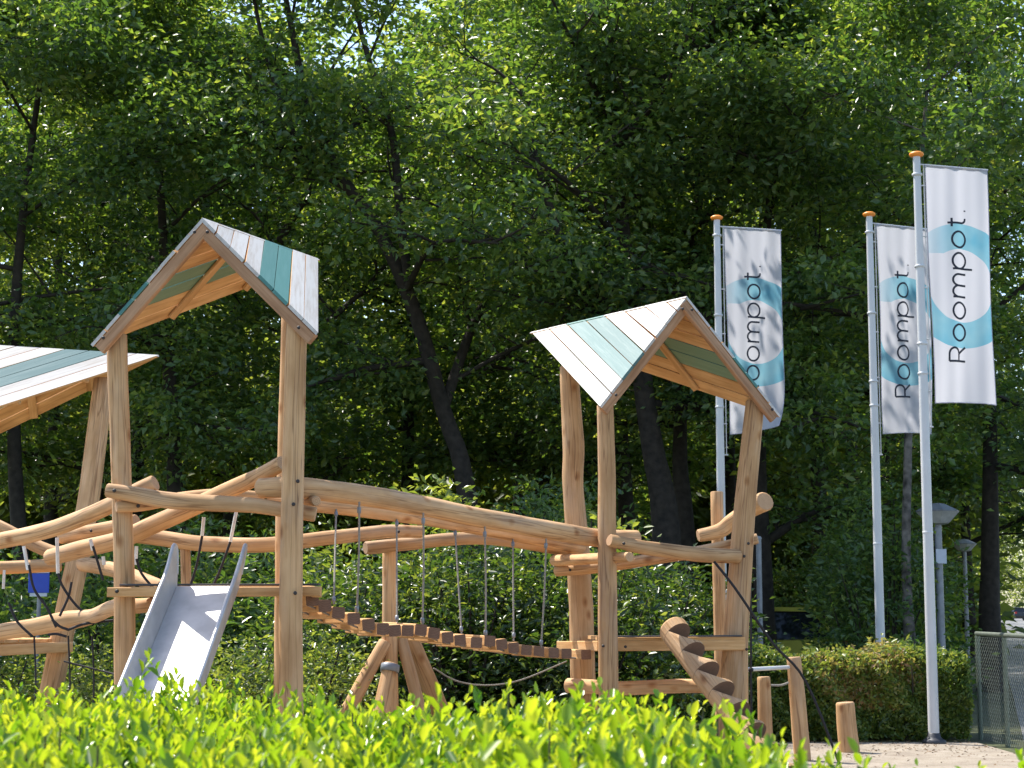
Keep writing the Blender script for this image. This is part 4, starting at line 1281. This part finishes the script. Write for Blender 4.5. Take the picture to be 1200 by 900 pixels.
shrub('young_shrub', 'light green sapling bush in front of the dark trunk left of the right gable', None, XP(712, 20.8), 20.8, 2.75, .7, 2600, .12, .3, 141)
shrub('young_shrub', 'bright bush behind the right post of the slide tower', None, XP(400, 20.6), 20.6, 2.5, .8, 2600, .11, .25, 142)
labw = ('low sunlit shrub just right of the slide', 'low sunlit shrub hidden behind the slide bed', 'low sunlit shrub under the upper end of the plank bridge')
for i, (px, Y, H, R) in enumerate(((285, 14.9, 1.28, .75), (215, 15.4, 1.2, .7), (380, 15.6, 1.3, .7))):
    shrub('low_shrub', labw[i], 'low shrubs by the slide', XP(px, Y), Y, H, R, 5200, .06, .2, 150 + i)
labx = ('low sunlit shrub left of the square leaning post', 'low sunlit shrub between the square leaning post and the slide tower', 'low sunlit shrub behind the left post of the slide tower')
for i, (px, Y, H, R) in enumerate(((15, 17.6, .98, .8), (112, 17.4, 1.1, .7), (175, 15.8, 1.15, .7))):
    shrub('low_shrub', labx[i], 'low shrubs under the climbing logs', XP(px, Y), Y, H, R, 5200, .06, .22, 160 + i)
laby = ('understorey bush below the left tower roof, furthest from the slide', 'understorey bush beside the blue sign', 'understorey bush behind the left post of the slide tower', 'understorey bush behind the slide top',
        'understorey bush behind the right post of the slide tower', 'understorey bush behind the middle of the bridge rails', 'understorey bush just left of the far tower back post', 'understorey bush right of the slim steel post',
        'understorey bush behind the hedge flagpole', 'understorey bush at the foot of the mottled slender trunk', 'understorey bush behind the nearer park lamp')
for i, (px, Y, H, R) in enumerate(((-40, 23.5, 2.4, 1.5), (60, 26, 2.2, 1.4), (150, 23, 2.6, 1.4), (240, 24.5, 2.8, 1.5), (330, 23.2, 2.6, 1.4), (600, 24, 3.2, 1.5), (660, 25, 3.4, 1.4), (965, 35.5, 3.4, 1.4), (1022, 27.5, 3.4, 0.95), (1035, 29, 3.4, 1.3), (1052, 33, 3.2, 1.0))):
    shrub('understorey_bush', laby[i], 'bushes beneath the oaks', XP(px, Y), Y, H, R, 5200, .13, -.05, 170 + i, lm=LEAF, per=30)

# ------------------------------------------------------------------ clipped hedge behind the flagpole
HB = thing('clipped_hedge', 'clipped low hedge with brownish patches behind the flagpole on the sand', 'hedge', (3.2, 20.7, 0))
hx0, hx1, hy0, hy1, hz = 0.85, 5.18, 20.05, 21.35, .97
n = 36000
pts = np.stack([rng.uniform(hx0, hx1, n), rng.uniform(hy0, hy1, n), rng.uniform(0.03, hz, n)], 1)
f = rng.uniform(0, 1, n)
dep = np.abs(rng.normal(0, .06, n))
fr = f < .5; tp = (f >= .5) & (f < .86); en = (f >= .86) & (f < .93); bk = f >= .93
pts[fr, 1] = hy0 + dep[fr]; pts[tp, 2] = hz - dep[tp]; pts[en, 0] = hx1 - dep[en]; pts[bk, 1] = hy1 - dep[bk]
pts[:, 1] += np.where(fr, .22 * (pts[:, 2] / hz) ** 5, 0); pts[:, 2] -= np.where(tp, .12 * np.clip(1 - (pts[:, 1] - hy0) / .3, 0, 1) ** 2, 0)
bul = .09 * np.sin(pts[:, 0] * 3.1) + .06 * np.sin(pts[:, 0] * 7.7 + pts[:, 2] * 5) + .04 * np.sin(pts[:, 0] * 17 + pts[:, 2] * 11)
pts[:, 1] += bul; pts[:, 2] += np.where(tp, bul * .6 + rng.normal(0, .03, n) + np.where(rng.uniform(0, 1, n) > .95, rng.uniform(.03, .13, n), 0), 0)
nn = rng.normal(0, .8, (n, 3)); nn[:, 2] += .5; nn[fr, 1] -= .35
patch = np.clip(np.sin(pts[:, 0] * 2.3 - 1.4) * .35 + np.sin(pts[:, 0] * 6 + pts[:, 2] * 7) * .18 + .10, 0, .42)
rnd = np.clip(rng.uniform(0, .75, n) + patch * (pts[:, 2] > .35), 0, 1)
me = leaf_mesh('foliage', pts, rng.normal(0, 1, (n, 3)), nn, .07 * rng.uniform(.6, 1.3, n), .036 * rng.uniform(.8, 1.2, n), rnd, LEAF_CLIP)
tag(link('foliage', me, HB), kind='stuff')
M['core_shade'] = plain('shade_core', (0.03, 0.03, 0.015), 0.95, 0, .6, 14, .8)  # dark colour standing in for shade deep between the hedge leaves
mb = MB()
for i in range(60):
    x, y = rng.uniform(hx0 + .1, hx1 - .1), rng.uniform(hy0 + .15, hy1 - .15)
    mb.tube([(x, y, -.02), (x + rng.normal(0, .06), y + rng.normal(0, .06), .5), (x + rng.normal(0, .12), y + rng.normal(0, .12), .85)], [.02, .013, .005], 5, 2, 0, chamfer=False)
mb.build('stems', M['bark'], HB)
mb = MB(); mb.box((hx0 + .25, (hy0 + hy1) / 2 + .08, .32), (hx1 - .25, (hy0 + hy1) / 2 + .08, .32), hy1 - hy0 - .62, .6, bev=.12); mb.build('shade_core', M['core_shade'], HB)  # added solid box, its dark colour painted as shade behind the leaves

# fallen leaves and litter on the sand
n = 600
pts = np.stack([rng.uniform(1.2, 5.2, n), 20.0 - np.abs(rng.normal(0, 1.3, n)), np.full(n, .012)], 1)
nn = rng.normal(0, .3, (n, 3)); nn[:, 2] = 1
dd = rng.normal(0, 1, (n, 3)); dd[:, 2] *= .1
M['litter'] = plain('dry_leaf', (0.20, 0.13, 0.07), 0.8, 0, .5, 6)
me = leaf_mesh('leaf_litter', pts, dd, nn, rng.uniform(.02, .05, n), rng.uniform(.012, .025, n), rng.uniform(0, 1, n), M['litter'])
tag(link('leaf_litter', me), 'dry brown leaves scattered on the sand by the clipped hedge', 'leaf litter', kind='stuff')

# ------------------------------------------------------------------ hedge in the foreground
HF = thing('foreground_hedge', 'bright yellow-green leafy hedge filling the foreground before the playground', 'hedge', (-.3, 4.6, 0))
fa, fb = Vector((-3.4, 7.55)), Vector((2.6, 4.45))


def hedge_top(x):
    k = np.clip((x - .30) / .75, 0, 1); k = k * k * (3 - 2 * k)
    return 1.155 - .15 * k - .05 * np.exp(-((x + 1.36) / .22) ** 2) + .022 * np.sin(x * 4.2 + .5) + .012 * np.sin(x * 9.1)


ns = 8800
u = rng.uniform(0, 1, ns); v = rng.uniform(0, 1, ns) ** .85
sx = fa.x + (fb.x - fa.x) * u; sy = fa.y + (fb.y - fa.y) * u - v * 3.7 + .06 * np.sin(sx * 5)
keep = sy > 1.9
sx, sy, v = sx[keep], sy[keep], v[keep]; ns = len(sx)
edge = np.clip(v / .05, 0, 1)
st = hedge_top(sx) + rng.normal(0, .042, ns) + .02 * np.sin(sy * 5 + sx * 3) - (1 - edge) * rng.uniform(0, .9, ns)
long_ = rng.uniform(0, 1, ns) > .94
st += np.where(long_, rng.uniform(.02, .07, ns), 0)
per = 13
cx = np.repeat(np.stack([sx, sy, st], 1), per, 0)
k = np.tile(np.linspace(0, 1, per), ns)
lean = np.repeat(rng.normal(0, .33, (ns, 2)), per, 0)
n = len(cx)
ang = np.tile(np.arange(per) * 2.4, ns) + np.repeat(rng.uniform(0, 6.28, ns), per)
dn = k * .24
cx[:, 2] -= dn
cx[:, :2] -= lean * dn[:, None]
out = np.stack([np.cos(ang), np.sin(ang), np.zeros(n)], 1)
tilt = .45 + .9 * k + rng.normal(0, .15, n)
dirs = out * tilt[:, None] + np.array([0, 0, 1.0]); dirs[:, :2] += lean
ln = .048 * rng.uniform(.6, 1.3, n) * np.where(k < .12, .7, 1)
dirs /= np.linalg.norm(dirs, axis=1, keepdims=True)
cen = cx + dirs * ln[:, None] * .5
nrm_ = np.cross(np.cross(dirs, out + rng.normal(0, .2, (n, 3))), dirs); nrm_ = -out * .6 + np.array([0, 0, .7]) + rng.normal(0, .25, (n, 3))
rnd = np.clip(.80 - .70 * k + rng.normal(0, .15, n) + np.repeat(rng.normal(0, .15, ns) - np.where(rng.uniform(0, 1, ns) > .8, .35, 0), per), 0, 1)  # leaves darken down each shoot: shade in the gaps put into their colour
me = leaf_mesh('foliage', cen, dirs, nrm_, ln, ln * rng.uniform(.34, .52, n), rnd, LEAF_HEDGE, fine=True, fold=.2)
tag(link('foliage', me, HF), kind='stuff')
mb = MB()
for i in range(0, ns, 6):
    mb.tube([(sx[i] * 1.0, sy[i], -.02 if i % 60 == 0 else st[i] - .45), (sx[i], sy[i], st[i] - .02)], [.004, .0022], 4, 1, 0, chamfer=False)
mb.build('stems', plain('green_twig', (0.075, 0.075, 0.03), 0.8, 0, .4, 20), HF)
# solid dark filler, coloured as the shade inside the hedge
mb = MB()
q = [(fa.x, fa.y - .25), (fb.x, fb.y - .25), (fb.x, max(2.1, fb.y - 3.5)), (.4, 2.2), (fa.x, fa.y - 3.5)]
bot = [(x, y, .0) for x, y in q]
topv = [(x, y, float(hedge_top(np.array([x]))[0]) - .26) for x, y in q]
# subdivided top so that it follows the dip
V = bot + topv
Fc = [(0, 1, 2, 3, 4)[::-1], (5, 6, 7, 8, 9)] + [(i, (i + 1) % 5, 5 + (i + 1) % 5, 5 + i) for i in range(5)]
mb.add(V, Fc); mb.build('shade_core', M['core_shade'], HF)

S.render.engine = 'CYCLES'
